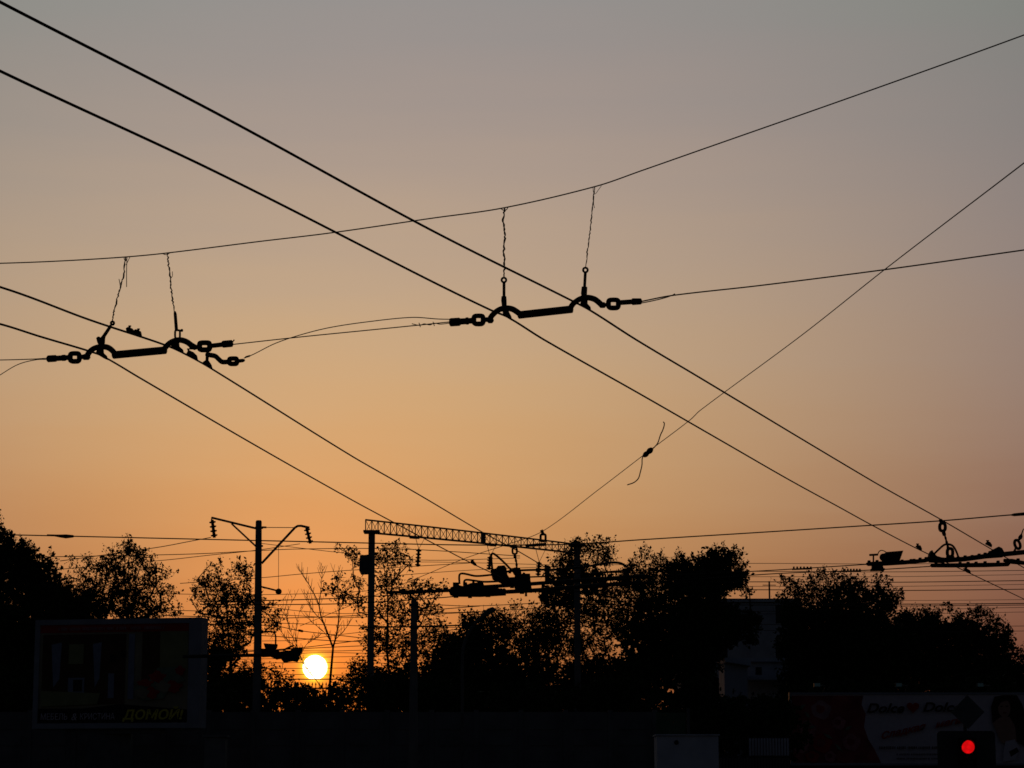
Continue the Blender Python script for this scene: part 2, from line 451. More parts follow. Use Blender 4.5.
mb = MB(); SP.rod(mb, [(101.4, 347, 2.6), (101.6, 342, 3.2), (103, 338, 2.2), (104, 336, 1.7), (111, 325.5, 1.5)], 0); SP.ring(mb, 110.2, 114.8, 320.8, 325.4, 1.9, 1.0); SP.rod(mb, [(98, 336.8, .8), (98.2, 337.6, 2), (99.3, 342, 2), (100.5, 345, 1.6)], 0); mb.build('eye_rod', M['iron'], t)
mb = MB(); SP.rod(mb, [(174.8, 311.5, 1), (175.2, 314, 1.5), (176.5, 331, 1.6)], 0); SP.ring(mb, 174.4, 180.6, 329.5, 339, 1.7, .45); SP.rod(mb, [(178, 330.5, .8), (181, 330.4, .8), (181.2, 330.4, 1.4), (182.4, 330.4, 1.4)], 0); mb.build('eye_rod', M['iron'], t)
mb = MB(); ear(SP, mb, [(98, 346), (103.3, 346), (103.8, 353), (107, 356), (107.8, 360), (104, 358.4), (96, 353.6)]); mb.build('wire_clamp', M['iron'], t)
mb = MB(); ear(SP, mb, [(174, 340), (179, 340), (179.4, 346.5), (183, 349.6), (184, 353.6), (180, 352), (171, 346.8)]); mb.build('wire_clamp', M['iron'], t)

t = thing('clamp_arm', SP.P(210, 360), 'small curved black clamp arm with square link below the left crossbar hanger', 'clamp')
mb = MB(); SP.tube(mb, [(206.5, 354.5), (211, 355.2), (215.5, 356.3), (219, 359.5), (222, 361.8), (227, 362)], 2.3); mb.build('arm', M['iron'], t, smooth=True)
mb = MB(); SP.poly(mb, [(206, 353.5), (209, 353.5), (208.4, 360), (211.4, 364.5), (212.6, 368.6), (209, 367.5), (202.5, 362.6), (205.6, 360.4)], .03); mb.build('wire_clamp', M['iron'], t)
mb = MB(); SP.ring(mb, 227.2, 239, 356.4, 366, 4, .42); mb.build('link', M['iron'], t, smooth=True)
mb = MB(); SP.rod(mb, [(238.5, 361, 1.8), (243, 360.5, 1.7), (244.6, 360.2, .9)], 0); SP.rod(mb, [(244.5, 358.2, .4), (246, 357, .9), (249.4, 356, .9), (250.4, 355.4, .4)], 0); mb.build('end_sleeve', M['iron'], t)

def hanger(pts, label, strays=(), r=.0046, kink=.95):
    base = [Vector((x, y, 0)) for x, y in pts]
    mb = MB()
    N = 46
    rh = random.Random(int(pts[0][0]))
    jit = [rh.gauss(0, .5) for _ in range(N + 1)]
    for ph, am in ((0, .55), (math.pi * .8, .35)):
        Q = []
        for i in range(N + 1):
            s = i / N * (len(base) - 1); k = min(int(s), len(base) - 2); p = base[k].lerp(base[k + 1], s - k)
            env = min(1, (N - i) / 6, i / 3 + .3)
            w = kink * env * (am * math.sin(i * .8 + ph + 1.3 * math.sin(i * .31 + pts[0][0])) + .75 * jit[i])
            Q.append(SP.P(p.x + w, p.y, .006 * math.cos(i * .8 + ph)))
        mb.tube(Q, r, 5)
    for st in strays:
        mb.tube(catmull([SP.P(x, y, .008) for x, y in st], 4), r * .8, 4)
    o = mb.build('hanger_wire', M['wire'], loc=SP.P(*pts[0]), smooth=True)
    return tag(o, label, 'wire', 'twisted hanger wires under the carrier cable')
hanger([(125.8, 256.6), (123, 278), (119, 293), (114, 311), (112.5, 322)], 'twisted slanting hanger wire at far left with loose ends, above the bent eye rod', [[(127, 257), (126.6, 270), (126.6, 287)], [(120.5, 288), (119.8, 283), (119, 279)], [(130, 256.8), (128, 261), (126, 265)], [(124, 257), (124.6, 260), (126.2, 260.5), (127, 257)]])
hanger([(167.4, 253.4), (169.5, 272), (171.5, 290), (174.4, 312)], 'twisted hanger wire above the left crossbar, leaning slightly right, hook at its top', [[(163, 253.8), (165, 254.6), (168, 254), (170, 253)], [(171, 278), (172.4, 276), (172.3, 271.5)]])
hanger([(504.6, 208), (503.6, 222), (505, 236), (503.2, 250), (504.6, 264), (504, 277.5)], 'kinked near vertical hanger wire at picture centre above the upright eye rod', [[(501, 208.6), (503, 210), (506, 210), (508, 207.6)]], .0054, 1.2)
hanger([(594.6, 187), (592.5, 207), (590.5, 228), (588, 248), (585.6, 267)], 'thin straight hanger wire under the rising carrier cable, rightmost of the four', [[(593, 187), (593.5, 192), (595, 194), (599, 189), (601.5, 185.6)], [(594.5, 208), (593.6, 204), (594, 196)]], .0036, .7)

def splice(pl, pts, label, nub):
    mb = MB(); pl.poly(mb, pts, .035)
    t = thing('wire_splice', pl.P(*pts[0]), label, 'wire splice', 'bolted splices on the contact wires')
    mb.build('splice_body', M['iron'], t)
    for n_ in nub:
        mb = MB(); pl.rod(mb, [(n_[0], n_[1] + 4, .9), (n_[0], n_[1] + 1, .9), (n_[0], n_[1] + .9, 1.5), (n_[0], n_[1], 1.5)], 0, 6); mb.build('bolt', M['iron'], t)
splice(SP, [(126, 328.5), (128.5, 327), (133, 329), (133.6, 330.6), (136, 329.4), (141, 331.6), (142, 336.5), (137, 334.8), (126.4, 331)], 'small lumpy black splice on the wire left of the left crossbar middle', [(129.8, 325.6), (138.5, 328.6)])
splice(SP, [(186.5, 353.6), (189, 350.2), (194, 352.6), (197, 355.6), (198, 360.4), (192.5, 357.4)], 'small lumpy black splice on the wire between left crossbar and clamp arm', [(188.4, 348.6)])

# guy wire with clamp
DG = lambda x: 46 - (x - 543) / 481 * 24
g = lambda pts: [(x, y, DG(x)) for x, y in pts]
wire('guy_wire', g([(300, 626), (420, 577), (466, 558), (510, 543.5), (543, 531), (600, 488.5), (645, 454), (690, 420), (700, 410.5), (800, 336.5), (886, 268.5), (1024, 163), (1140, 73)]), .007, 'thin guy wire rising alone from the lattice gantry to the right picture edge', 'wire')
PG = Plane(DG)
t = thing('cable_clamp', PG.P(648, 452.5), 'small black two lobed cable clamp with two loose wire tails on the guy wire', 'clamp')
mb = MB(); k_ = PG.m(647); mb.lathe(PG.P(644, 456), PG.P(652, 448.8), [(0, 1.1*k_), (.08, 2.2*k_), (.22, 2.8*k_), (.36, 2.5*k_), (.48, 1.9*k_), (.6, 2.6*k_), (.74, 3*k_), (.9, 2.3*k_), (1, 1.1*k_)], 14); mb.build('clamp_body', M['iron'], t, smooth=True)
mb = MB(); PG.tube(mb, [(651, 450), (655, 446.5), (658, 442.5), (660.5, 435), (663, 429.5), (664.4, 424), (663.4, 422)], .55, 5); mb.build('wire_tail', M['wire'], t)
mb = MB(); PG.tube(mb, [(645, 455), (642.4, 458), (642, 465), (640.4, 472), (638.6, 478), (634, 482.4), (627.5, 484.8)], .55, 5); mb.build('wire_tail', M['wire'], t)

# ------------------------------------------------------------------ far trolley switch gear
DC = lambda x: 49 - (x - 450) / 190 * 3.6
PC = Plane(DC)
t = thing('wire_crossing', PC.P(520, 586), 'bulky black wire switch with boxes and looped rods hanging below the lattice gantry', 'wire crossing', 'trolley wire crossings')
mb = MB(); PC.tube(mb, [(470, 587.8), (515, 585), (560, 581.8), (600, 579), (645, 576)], 1.7); mb.build('running_bar', M['iron'], t)
mb = MB(); PC.tube(mb, [(500, 592.2), (540, 590), (560, 588.2), (600, 585.4), (642, 582.5)], 1.9); mb.build('running_bar', M['iron'], t)
mb = MB(); PC.tube(mb, [(387, 592.6), (420, 591.6), (452, 590.4)], 1.5)
for x, y in ((404, 591.6), (412, 591.4), (421, 590.6), (430, 589.6), (438, 589.6), (446, 589)): PC.poly(mb, [(x - 3, y + 2.4), (x - 2.4, y - 1.6), (x + 2, y - 1.8), (x + 3, y + 2)], .1)
mb.build('running_bar', M['iron'], t)
mb = MB(); PC.poly(mb, [(449, 592), (451, 588), (459, 586), (463, 587), (471, 584), (483, 583), (485, 588), (506, 590), (506, 594.6), (480, 596.2), (455, 596), (450, 594.5)], .45); PC.poly(mb, [(453, 583), (459, 583), (459, 588), (453, 588)], .3)
for k in range(7): PC.poly(mb, [(485 + k*3, 588.6), (487 + k*3, 588.4), (487 + k*3, 591), (485 + k*3, 591)], .1)
for x, y, w, h in ((466, 584.4, 1.6, 2), (473.5, 582.2, 1.4, 1.6), (479, 582, 1.8, 1.4), (487.6, 587, 1.5, 1.6), (497, 588.8, 2, 1.5), (456, 596, 2.4, 1.6), (470, 596.4, 2, 1.4), (488, 595.4, 2.4, 1.4), (450.6, 590.4, 1.6, 1.4)):
    PC.poly(mb, [(x - w, y + h), (x - w * .8, y - h), (x + w * .7, y - h * .8), (x + w, y + h)], .2)
mb.build('switch_box', M['iron'], t)
mb = MB(); PC.tube(mb, [(459.5, 584), (459.3, 575.5), (461, 573.6), (466, 574), (476, 576), (492, 574.8)], .95); mb.build('loop_rod', M['iron'], t)
mb = MB(); PC.tube(mb, [(464.2, 587), (464.2, 581.5), (466, 579.8), (474, 580.6), (484, 581.8), (500, 581.2)], .95); mb.build('loop_rod', M['iron'], t)
mb = MB(); PC.poly(mb, [(490.5, 571), (496, 569.5), (498, 567), (504.5, 566.4), (506.5, 569), (507.5, 576), (509, 578), (509, 582), (505, 585), (500, 582), (492.5, 578.6)], .5); mb.build('control_box', M['iron'], t)
mb = MB(); PC.poly(mb, [(505, 578.5), (515, 578), (522, 574.6), (530, 574.6), (530.5, 582), (532, 592), (516, 591), (514, 586), (505, 583)], .45)
PC.poly(mb, [(511.5, 569.5), (515, 568), (520, 568.4), (521.5, 573.5), (519, 575), (514, 574.4)], .3)
for x, y, w, h in ((524, 574.4, 1.6, 1.6), (529, 583, 2.4, 2), (522, 591, 2.2, 2.6), (512, 586, 2, 1.8), (526, 593.6, 1.2, 2.4), (516.6, 575.6, 2, 1.4), (509.8, 571.6, 1.4, 1.4)):
    PC.poly(mb, [(x - w, y + h), (x - w * .8, y - h), (x + w * .7, y - h * .8), (x + w, y + h)], .2)
mb.build('control_box', M['iron'], t)
mb = MB(); PC.tube(mb, [(492.4, 570), (491.2, 556.5), (492, 553.8), (494.5, 554.2), (502, 560.5), (511, 569.6)], 1.0); mb.build('loop_rod', M['iron'], t)
mb = MB(); PC.tube(mb, [(507, 571.6), (520, 570.4), (546, 569.6)], 1.0); PC.tube(mb, [(530, 577), (546, 576.4)], .7); mb.build('spreader_rod', M['iron'], t)
mb = MB(); PC.poly(mb, [(544.5, 565), (550, 566.5), (549.6, 583), (545, 583)], .2); mb.build('hinge_block', M['iron'], t)
mb = MB(); PC.tube(mb, [(550, 570), (580, 567.4), (596, 565), (612, 562.6), (621, 563.4), (627, 567)], 1.1); PC.tube(mb, [(588, 574), (606, 572.2), (628, 570.6)], 1.0); mb.build('spreader_rod', M['iron'], t)
mb = MB(); PC.poly(mb, [(622.5, 569), (629.5, 569), (629, 578), (623.5, 577.4)], .3); PC.poly(mb, [(600, 578), (632, 575.6), (632, 579), (600, 581)], .25); mb.build('control_box', M['iron'], t)
mb = MB(); PC.ring(mb, 511.8, 517.6, 547, 554.6, 1.7, .6); PC.rod(mb, [(514.8, 554, 1), (515, 557, 1.6), (515.6, 558.6, .8), (516, 561, 1.2), (516.4, 562.4, .7), (516.6, 564.6, 1.2), (516.8, 569, .5)], 0); mb.build('suspension_link', M['iron'], t)

def insulator(mb, a, b, n, r, core=.45):
    r *= 1.35
    """a string of discs from a to b"""
    a, b = Vector(a), Vector(b)
    prof = [(0, r * core)]
    for k in range(n):
        c = (k + .5) / n
        prof += [(c - .22 / n, r * core), (c - .12 / n, r), (c + .14 / n, r * .9), (c + .22 / n, r * core)]
    prof.append((1, r * core))
    return mb.lathe(a, b, prof, 10)

splice(PC, [(470.5, 560.5), (473, 560), (476, 563.4), (477.5, 566.4), (474, 565.4), (470.6, 563)], 'tiny black splice on the wire just left of the gantry switch boxes', [(472.6, 559.4)])

DRt = lambda x: 42.8 - (x - 866) / 158 * 1.9
PR = Plane(DRt)
t = thing('wire_crossing', PR.P(945, 560), 'long black wire crossing at right edge with funnel box, hub and chain of links', 'wire crossing', 'trolley wire crossings')
mb = MB(); PR.rod(mb, [(866, 564, .8), (868, 564, 1.9), (885, 563.4, 2.2), (905, 562.4, 2.0), (925, 560.6, 1.9), (931, 558.8, 2.2), (948, 560.2, 2.2), (965, 559, 2.3), (990, 555.6, 2.3), (1024, 552.2, 2.2), (1070, 548.6, 2.0)], 0)
for x, y in ((869, 561.4), (877, 561), (902, 560.6), (911, 560), (914, 559.8), (920, 558.6), (926, 558), (952, 557.6), (958, 557.4), (965, 556.4), (972, 556), (979, 554.6), (985, 553.6), (990, 552)):
    PR.poly(mb, [(x - 1.5, y + 2), (x - 1.2, y - .9), (x + 1.2, y - .9), (x + 1.5, y + 2)], .08)
mb.build('running_bar', M['iron'], t)
mb = MB(); PR.rod(mb, [(930.4, 566, .8), (931.5, 565.6, 1.7), (950, 565.4, 2.0), (985, 565, 2.1), (1008, 564.4, 1.8), (1009, 563, 1.6)], 0); PR.rod(mb, [(1004, 560.4, 1.6), (1012, 561.4, 2.4), (1024, 563, 1.8), (1070, 567, 1.8)], 0)
for x, y in ((936, 563), (943, 562.8), (960, 563), (968, 562.8), (976, 562.6), (985, 562.2), (998, 561.6), (1018, 559.4)):
    PR.poly(mb, [(x - 1.6, y + 2), (x - 1.2, y - .9), (x + 1.2, y - .9), (x + 1.6, y + 2)], .08)
mb.build('running_bar', M['iron'], t)
mb = MB(); PR.tube(mb, [(873.4, 562.5), (873.4, 555.4)], .75); PR.tube(mb, [(869.6, 555), (877.8, 554.6)], 1.0); mb.build('signal_post', M['iron'], t)
mb = MB(); PR.poly(mb, [(885, 552.8), (902, 551.4), (898.4, 561.6), (883, 562)], .3); mb.ball(PR.P(883.4, 557.4), 4 * PR.m(883)); mb.build('funnel_box', M['black'], t)
mb = MB(); PR.tube(mb, [(877.6, 554.6), (879, 551.6), (881.4, 550.4), (884, 551), (887, 552.8)], .45, 5); mb.build('lead_wire', M['wire'], t)
mb = MB(); PR.poly(mb, [(872, 565), (882, 565), (883.4, 570), (872, 570.2)], .15); PR.poly(mb, [(871, 568.8), (884, 568.6), (884, 570.6), (871, 570.8)], .2); mb.build('under_clamp', M['iron'], t)
mb = MB(); PR.poly(mb, [(928.4, 558), (929.4, 553.4), (931, 550.6), (932.4, 553), (935.6, 556.6), (942, 558.4), (944, 562.6), (930, 562)], .25); mb.build('hub', M['iron'], t)
mb = MB(); PR.poly(mb, [(985, 555), (991, 550.4), (997.6, 547), (1001, 548.6), (1003.4, 553), (1003, 557), (988, 558)], .2); mb.build('hub', M['iron'], t)
mb = MB(); PR.tube(mb, [(933.5, 554.6), (939, 549.2), (944, 545), (948, 544.2), (952.6, 545.8), (955.6, 550), (958.6, 557.6)], 1.0); mb.build('triangle_hanger', M['iron'], t, smooth=True)
mb = MB(); PR.ring(mb, 938.4, 946.6, 522, 532.2, 2.7, .75); PR.rod(mb, [(939.6, 519.4, .9), (940.6, 520.4, 1.9), (942, 522.4, 1.9), (942.4, 523, 1)], 0); PR.rod(mb, [(943, 531.4, .8), (943.6, 532.4, 1.8), (944.4, 535, 1.7), (945, 536, .8), (945.6, 538, 1.1), (946.2, 540.6, .8), (946.6, 542, 1.3), (947.4, 545, .9)], 0); mb.build('chain_link', M['iron'], t)
mb = MB(); PR.ring(mb, 946, 954, 547.2, 557.8, 2.7, .75); PR.rod(mb, [(947.4, 544, .9), (948, 548, 1.4)], 0); PR.poly(mb, [(946.6, 556), (953.6, 556), (955, 560), (946, 560)], .1); mb.build('chain_link', M['iron'], t)
mb = MB(); Q = []
for k in range(16):
    a = 2 * math.pi * k / 16; c, q = 2.6 * math.cos(a), 4.6 * math.sin(a)
    Q.append(PR.P(1017.4 + c * .94 - q * .34 * -1, 544.4 + q * .94 - c * .34))
mb.tube([Q[k] for k in range(16)], 1.5 * PR.m(1017), 8, closed=True)
PR.rod(mb, [(1018.8, 540, .8), (1020, 538, 1.9), (1021, 536, 1.7), (1021.6, 534, .6), (1023, 530, .5), (1026, 527, .5)], 0); PR.rod(mb, [(1015.6, 548, .8), (1014.4, 551.5, 1.2)], 0); mb.build('chain_link', M['iron'], t)
splice(PR, [(915.4, 546.6), (917, 544.8), (920.6, 545.6), (922, 549), (921.4, 551)], 'tiny black splice on the lower diagonal wire left of the crossing hub', [(917.6, 543.6)])
splice(PR, [(985, 544), (987, 541.4), (990, 542), (992, 545), (991.6, 547.4)], 'tiny black splice on the upper diagonal wire right of the link chain', [(987.6, 540.2)])
splice(PR, [(963, 568.5), (966, 568), (970, 570.4), (971, 574), (967, 572.6)], 'tiny black splice just under the right crossing on the lower diagonal wire', [(966, 567)])

PT = Plane(lambda x: 68)
t = thing('wire_crossing', PT.P(265, 655), 'dark wire switch with boxes beside the low sun, at the foot of the tall pole', 'wire crossing', 'trolley wire crossings')
mb = MB(); PT.tube(mb, [(183, 656.6), (210, 656), (240, 655.5), (272, 655)], 1.6); mb.build('running_bar', M['iron'], t)
mb = MB(); PT.poly(mb, [(262, 648.8), (277.6, 649.6), (280, 652), (291, 650.6), (294, 647.4), (302.4, 648.2), (301.4, 653), (298.4, 655), (299.6, 657.4), (297, 662), (292, 661), (284, 662.6), (281, 658.6), (276, 659.4), (270, 656.6), (262, 657)], .35); PT.poly(mb, [(264, 643.6), (277.4, 644.4), (276.6, 648), (274, 650), (266, 650)], .3); mb.build('switch_box', M['iron'], t)
mb = MB(); PT.tube(mb, [(275.6, 644.6), (275.4, 635), (273, 632), (266, 631.6), (260, 632.6)], .75); PT.tube(mb, [(283, 650.4), (289, 647.4), (294, 645.4)], .9); mb.build('loop_rod', M['iron'], t)

# crossing trolley wires that carry the gear, and their carrier cable
CW = 'contact wires of the crossing street'
wire('contact_wire', [(200, 601.5, 53), (262, 600.6, 52), (345, 598, 51), (420, 593, 49.6), (470, 587.8, DC(470))], .011, 'upper far contact wire running left from the gantry switch past the tall pole', group=CW)
wire('contact_wire', [(200, 604.6, 54), (262, 604.6, 53), (345, 603.6, 51.5), (430, 598.5, 50), (500, 592.2, DC(500))], .011, 'lower far contact wire running left from the gantry switch past the tall pole', group=CW)
wire('contact_wire', [(642, 576.2, DC(642)), (700, 574, 44.8), (780, 569.8, 44), (866, 564.4, DRt(866))], .009, 'upper far contact wire linking the gantry switch and the right crossing', group=CW)
wire('contact_wire', [(640, 582.5, DC(640)), (700, 579, 45), (780, 573.4, 44), (872, 570, DRt(872)), (930, 566.4, DRt(930))], .009, 'lower far contact wire linking the gantry switch and the right crossing', group=CW)
wire('span_cable', [(-150, 532, 47), (0, 534.6, 47), (70, 536.2, 47), (200, 539.2, 47), (340, 542.4, 47), (467, 545, 47), (560, 544.6, 46.5), (600, 542.6, 46), (640, 539.8, 45.6), (750, 533, 45), (860, 526, 44), (941, 520.8, 43), (1000, 515.8, 42.5), (1024, 513.8, 42), (1150, 502, 41)], .0115, 'long level carrier cable crossing the whole picture just above the tree tops', 'cable')
PS = Plane(lambda x: 47 if x < 500 else 42.4)
for pts, lab in (([(47, 534.8, .5), (56, 535.6, 1), (60, 536, 1.4), (66, 536.4, 1.9), (73, 536.3, 1.2), (74, 536.3, .6)], 'spindle shaped strain insulator on the level cable above the left trees'),
                 ([(1011, 515, .6), (1014, 514.8, 1.4), (1030, 513.4, 1.6), (1034, 513, .8)], 'spindle shaped strain insulator on the level cable at right picture edge')):
    mb = MB(); PS.rod(mb, pts, 0)
    tag(mb.build('strain_insulator', M['insul'], loc=PS.P(pts[2][0], pts[2][1])), lab, 'insulator', 'strain insulators on the level cable')
t = thing('cable_bracket', at(541, 540, 46), 'small dark ring bracket and bar holding the guy wire above the gantry end', 'bracket')
PB = Plane(lambda x: 46)
mb = MB(); PB.ring(mb, 539.8, 546.4, 533.6, 542, 1.9, .4); PB.rod(mb, [(541.4, 530, 1.5), (543, 533.8, 1.5)], 0); mb.build('ring', M['iron'], t)
mb = MB(); PB.poly(mb, [(524.6, 544.6), (546, 543), (546.4, 545.6), (526, 546.8)], .12); mb.build('bar', M['iron'], t)

# ------------------------------------------------------------------ railway overhead line
RG = 'thin railway overhead wires in the low band'
ORD = ['first', 'second', 'third', 'fourth', 'fifth', 'sixth', 'seventh', 'eighth', 'ninth', 'tenth', 'eleventh', 'twelfth', 'thirteenth', 'fourteenth', 'fifteenth', 'sixteenth']
right = [(563, 562.6, .010), (571, 570.4, .012), (576.4, 574.6, .009), (581.5, 580.6, .016), (586, 584.4, .009), (589.4, 589.2, .017), (599, 599.6, .009), (602.4, 603.4, .02), (604.6, 605, .016), (611, 607.4, .011), (613.6, 612, .010), (624, 626, .012), (630, 631, .011)]
for i, (y0, y1, r) in enumerate(right):
    D = 88 + i * 2.2
    mid = (y0 + y1) / 2 + 1.2
    wire('railway_wire', [(560, y0 + 2.5, D), (740, y0 + .4, D), (890, mid, D), (1024, y1, D), (1200, y1 - 2.5, D)], r, 'thin railway wire crossing behind the right hand trees, %s from the top there' % ORD[i], group=RG)
left = [
    ([(60, 561, 90), (156, 547.6, 90), (197, 540, 90), (211, 537.4, 90)], .011, 'thin wire slanting up to the insulator on the left pole arm'),
    ([(40, 557, 92), (162, 554.8, 92), (207, 553.4, 92), (255, 550.8, 92), (299, 549, 92), (400, 549, 92), (520, 556, 92)], .011, 'thin wire passing the tall pole nearly level just below its arms'),
    ([(40, 571, 94), (166, 560, 94), (211, 555, 94), (255, 550.4, 94), (300, 543.8, 94)], .010, 'thin wire rising gently past the tall pole and crossing its brace'),
    ([(258, 543, 95), (300, 548, 95), (335, 552, 95), (420, 560, 95), (520, 558, 95)], .009, 'thin wire falling gently from tall pole to lattice gantry'),
    ([(180, 583.4, 96), (263, 577.6, 96), (299, 574.2, 96), (345, 570.6, 96), (470, 563, 96)], .010, 'thin wire rising to the right under the round lamp pole arm'),
    ([(60, 590, 97), (180, 594, 97), (262, 594.6, 97), (350, 592, 97), (420, 586, 97)], .009, 'thin faint wire directly under the round lamp of the tall pole'),
    ([(100, 609.6, 98), (200, 611, 98), (290, 615.4, 98), (345, 617.6, 98), (480, 612, 98)], .010, 'thin wire between the pole and gantry, highest below the street wires'),
    ([(100, 613, 98), (200, 616.6, 98), (280, 618, 98), (365, 615, 98), (480, 606, 98)], .012, 'thin wire crossing the leaning bare branches well above the sun'),
    ([(120, 618, 100), (200, 620.4, 100), (305, 624, 100), (368, 626, 100), (500, 628, 100)], .010, 'thin wire crossing bare branches halfway between round lamp and sun'),
    ([(160, 624, 100), (272, 625.6, 100), (299, 630.6, 100), (345, 636, 100), (366, 638.4, 100), (500, 652, 100)], .012, 'thin wire with a small connector falling to the right above the sun'),
    ([(200, 633, 102), (272, 636.2, 102), (330, 640.6, 102), (367, 641, 102), (480, 632, 102)], .013, 'thin wire just above the sun crossing the bare fork'),
    ([(240, 652, 102), (303, 647.4, 102), (340, 643, 102), (367, 639.4, 102), (470, 628, 102)], .012, 'thin wire rising rightward from above the sun to the gantry column'),
    ([(240, 652, 104), (303, 648.6, 104), (367, 645.6, 104), (480, 641, 104)], .012, 'thin wire grazing the sky close above the sun disc'),
    ([(240, 650, 104), (330, 651, 104), (370, 650, 104), (480, 648, 104)], .010, 'thin level wire almost touching the top of the sun'),
    ([(180, 660, 106), (290, 658.4, 106), (330, 657, 106), (460, 655, 106)], .009, 'thin level wire crossing the upper part of the sun'),
    ([(180, 668.6, 106), (290, 668.4, 106), (350, 668, 106), (460, 667, 106)], .010, 'thin level wire crossing the middle of the sun'),
    ([(180, 674, 108), (290, 674.4, 108), (350, 675, 108), (460, 674, 108)], .010, 'thin level wire crossing the lower part of the sun'),
    ([(180, 679, 108), (290, 679.2, 108), (350, 679.2, 108), (460, 680, 108)], .017, 'dark level wire just under the sun above the spiked fence'),
    ([(360, 627.6, 60), (412, 626.6, 60), (456, 625.4, 60), (560, 622, 60)], .013, 'dark level wire passing the short concrete pole through the leaves'),
    ([(385, 563, 94), (430, 562, 94), (560, 565, 94)], .008, 'faint wire under the gantry, highest of the two level with hanging insulators'),
    ([(385, 576.5, 94), (420, 573.6, 94), (480, 569.6, 94), (560, 566.4, 94)], .008, 'faint wire rising under the gantry below the hanging insulators'),
]
left += [
    ([(262, 606, 99), (300, 611, 99), (345, 613.6, 99), (372, 612, 99)], .009, 'short thin wire through the fork of the bare tree, below the street wires'),
    ([(262, 641, 101), (300, 640, 101), (340, 634.6, 101), (372, 631, 101)], .009, 'short thin wire rising rightward across the bare tree fork'),
    ([(275, 655, 103), (320, 652.6, 103), (372, 653.4, 103), (430, 654, 103)], .009, 'short thin level wire crossing just over the top edge of the sun'),
    ([(262, 663, 103), (330, 662.4, 103), (372, 663, 103), (430, 664, 103)], .009, 'short thin level wire cutting the sun a third of the way down'),
    ([(425, 604, 90), (470, 606, 90), (540, 603, 90)], .010, 'thin level wire under the gantry switch boxes, above the street lamp head'),
    ([(425, 613, 90), (470, 612, 90), (540, 608, 90)], .010, 'thin level wire just under the one above the street lamp head'),
]
for pts, r, lab in left: wire('railway_wire', pts, r * 1.35, lab, group=RG)
for x, y0, y1, lab in ((459, 604.8, 632, 'faint upright dropper wire left of the street lamp head'), (472, 605.4, 628, 'faint upright dropper wire just left of the lamp arm bend'), (483.4, 604.6, 622, 'faint upright dropper wire touching the street lamp head')):
    wire('dropper_wire', [(x, y0, 90), (x + .4, (y0 + y1) / 2, 90), (x + .6, y1, 90)], .007, lab, group='dropper wires')
PW = Plane(lambda x: 100)
mb = MB(); PW.rod(mb, [(298, 630, .5), (299, 630.4, 1.1), (302.4, 631.2, 1.1), (303.4, 631.4, .5)], 0); tag(mb.build('wire_connector', M['iron'], loc=PW.P(300, 631)), 'tiny dark connector on a thin wire above the sun', 'connector')
PW = Plane(lambda x: 90)
for x0, x1, y, lab in ((792, 812, 568.6, 'short comb shaped spacer on the wires left above the right trees, upper one'), (843, 861, 570.8, 'short comb shaped spacer on the wires just left of the funnel box, lower one')):
    mb = MB(); PW.poly(mb, [(x0, y), (x1, y - .6), (x1, y + .8), (x0, y + 1.4)], .1)
    for k in range(6): PW.poly(mb, [(x0 + 1 + k*(x1-x0-3)/5, y), (x0 + 1 + k*(x1-x0-3)/5, y - 2), (x0 + 2.6 + k*(x1-x0-3)/5, y - 2), (x0 + 2.6 + k*(x1-x0-3)/5, y)], .08)
    tag(mb.build('wire_spacer', M['insul'], loc=PW.P(x0, y)), lab, 'spacer', 'comb shaped wire spacers')

# tall concrete pole with two arms
DP = 90; PP = Plane(lambda x: DP)
base = at(258, 800, DP); gz = ground_z(DP)
t = thing('railway_pole', (base.x, DP, gz), 'tall tapered concrete pole with two slanting arms and hanging insulators left of the sun', 'utility pole')
mb = MB(); mb.tube([Vector((at(257.6, 640, DP).x, DP, gz - .3)), at(257.8, 640, DP), at(258.7, 521.6, DP), at(258.7, 520.4, DP)], [4.6*mpp(DP), 3.9*mpp(DP), 3.1*mpp(DP), 2.4*mpp(DP)], 16); mb.build('post', M['concrete'], t)
mb = MB(); PP.tube(mb, [(211.6, 517.6), (256, 528.4)], 1.0, smooth=False); PP.tube(mb, [(231.5, 523.6), (256, 546.4)], .8, smooth=False); PP.tube(mb, [(212, 517), (211.6, 520.5)], .7, smooth=False); mb.build('arm', M['steel'], t)
mb = MB(); PP.tube(mb, [(261.6, 563.4), (295, 527.6), (297.6, 526), (301, 525.8), (309.4, 527.7)], 1.1, smooth=False); mb.build('arm', M['steel'], t)
mb = MB(); PP.tube(mb, [(261, 527.4), (297, 527.6)], .35, smooth=False); mb.build('stay_rod', M['steel'], t)
mb = MB(); insulator(mb, PP.P(212.2, 520), PP.P(214.4, 537.6), 4, 2.6*mpp(DP)); mb.build('insulator', M['insul'], t)
mb = MB(); insulator(mb, PP.P(306.6, 528), PP.P(310.4, 543.4), 4, 2.5*mpp(DP)); mb.build('insulator', M['insul'], t)
mb = MB(); PP.tube(mb, [(262, 527.2), (266.4, 527.4)], .9, smooth=False); PP.tube(mb, [(255, 546), (263, 546)], .9, smooth=False); PP.tube(mb, [(255, 527.8), (263, 527.8)], 1.1, smooth=False); mb.build('arm_bracket', M['steel'], t)
l = MB(); PP.tube(l, [(261, 586.6), (276, 590.4)], .8, smooth=False); lo = l.build('lamp_arm', M['steel'], t)
mb = MB(); mb.ball(PP.P(278.6, 591.6), 3.2*mpp(DP)); mb.build('lamp_globe', M['black'], lo, smooth=True)
mb = MB(); PP.tube(mb, [(278.6, 547.4), (278.5, 589)], .22, smooth=False); mb.build('lamp_cord', M['wire'], t)

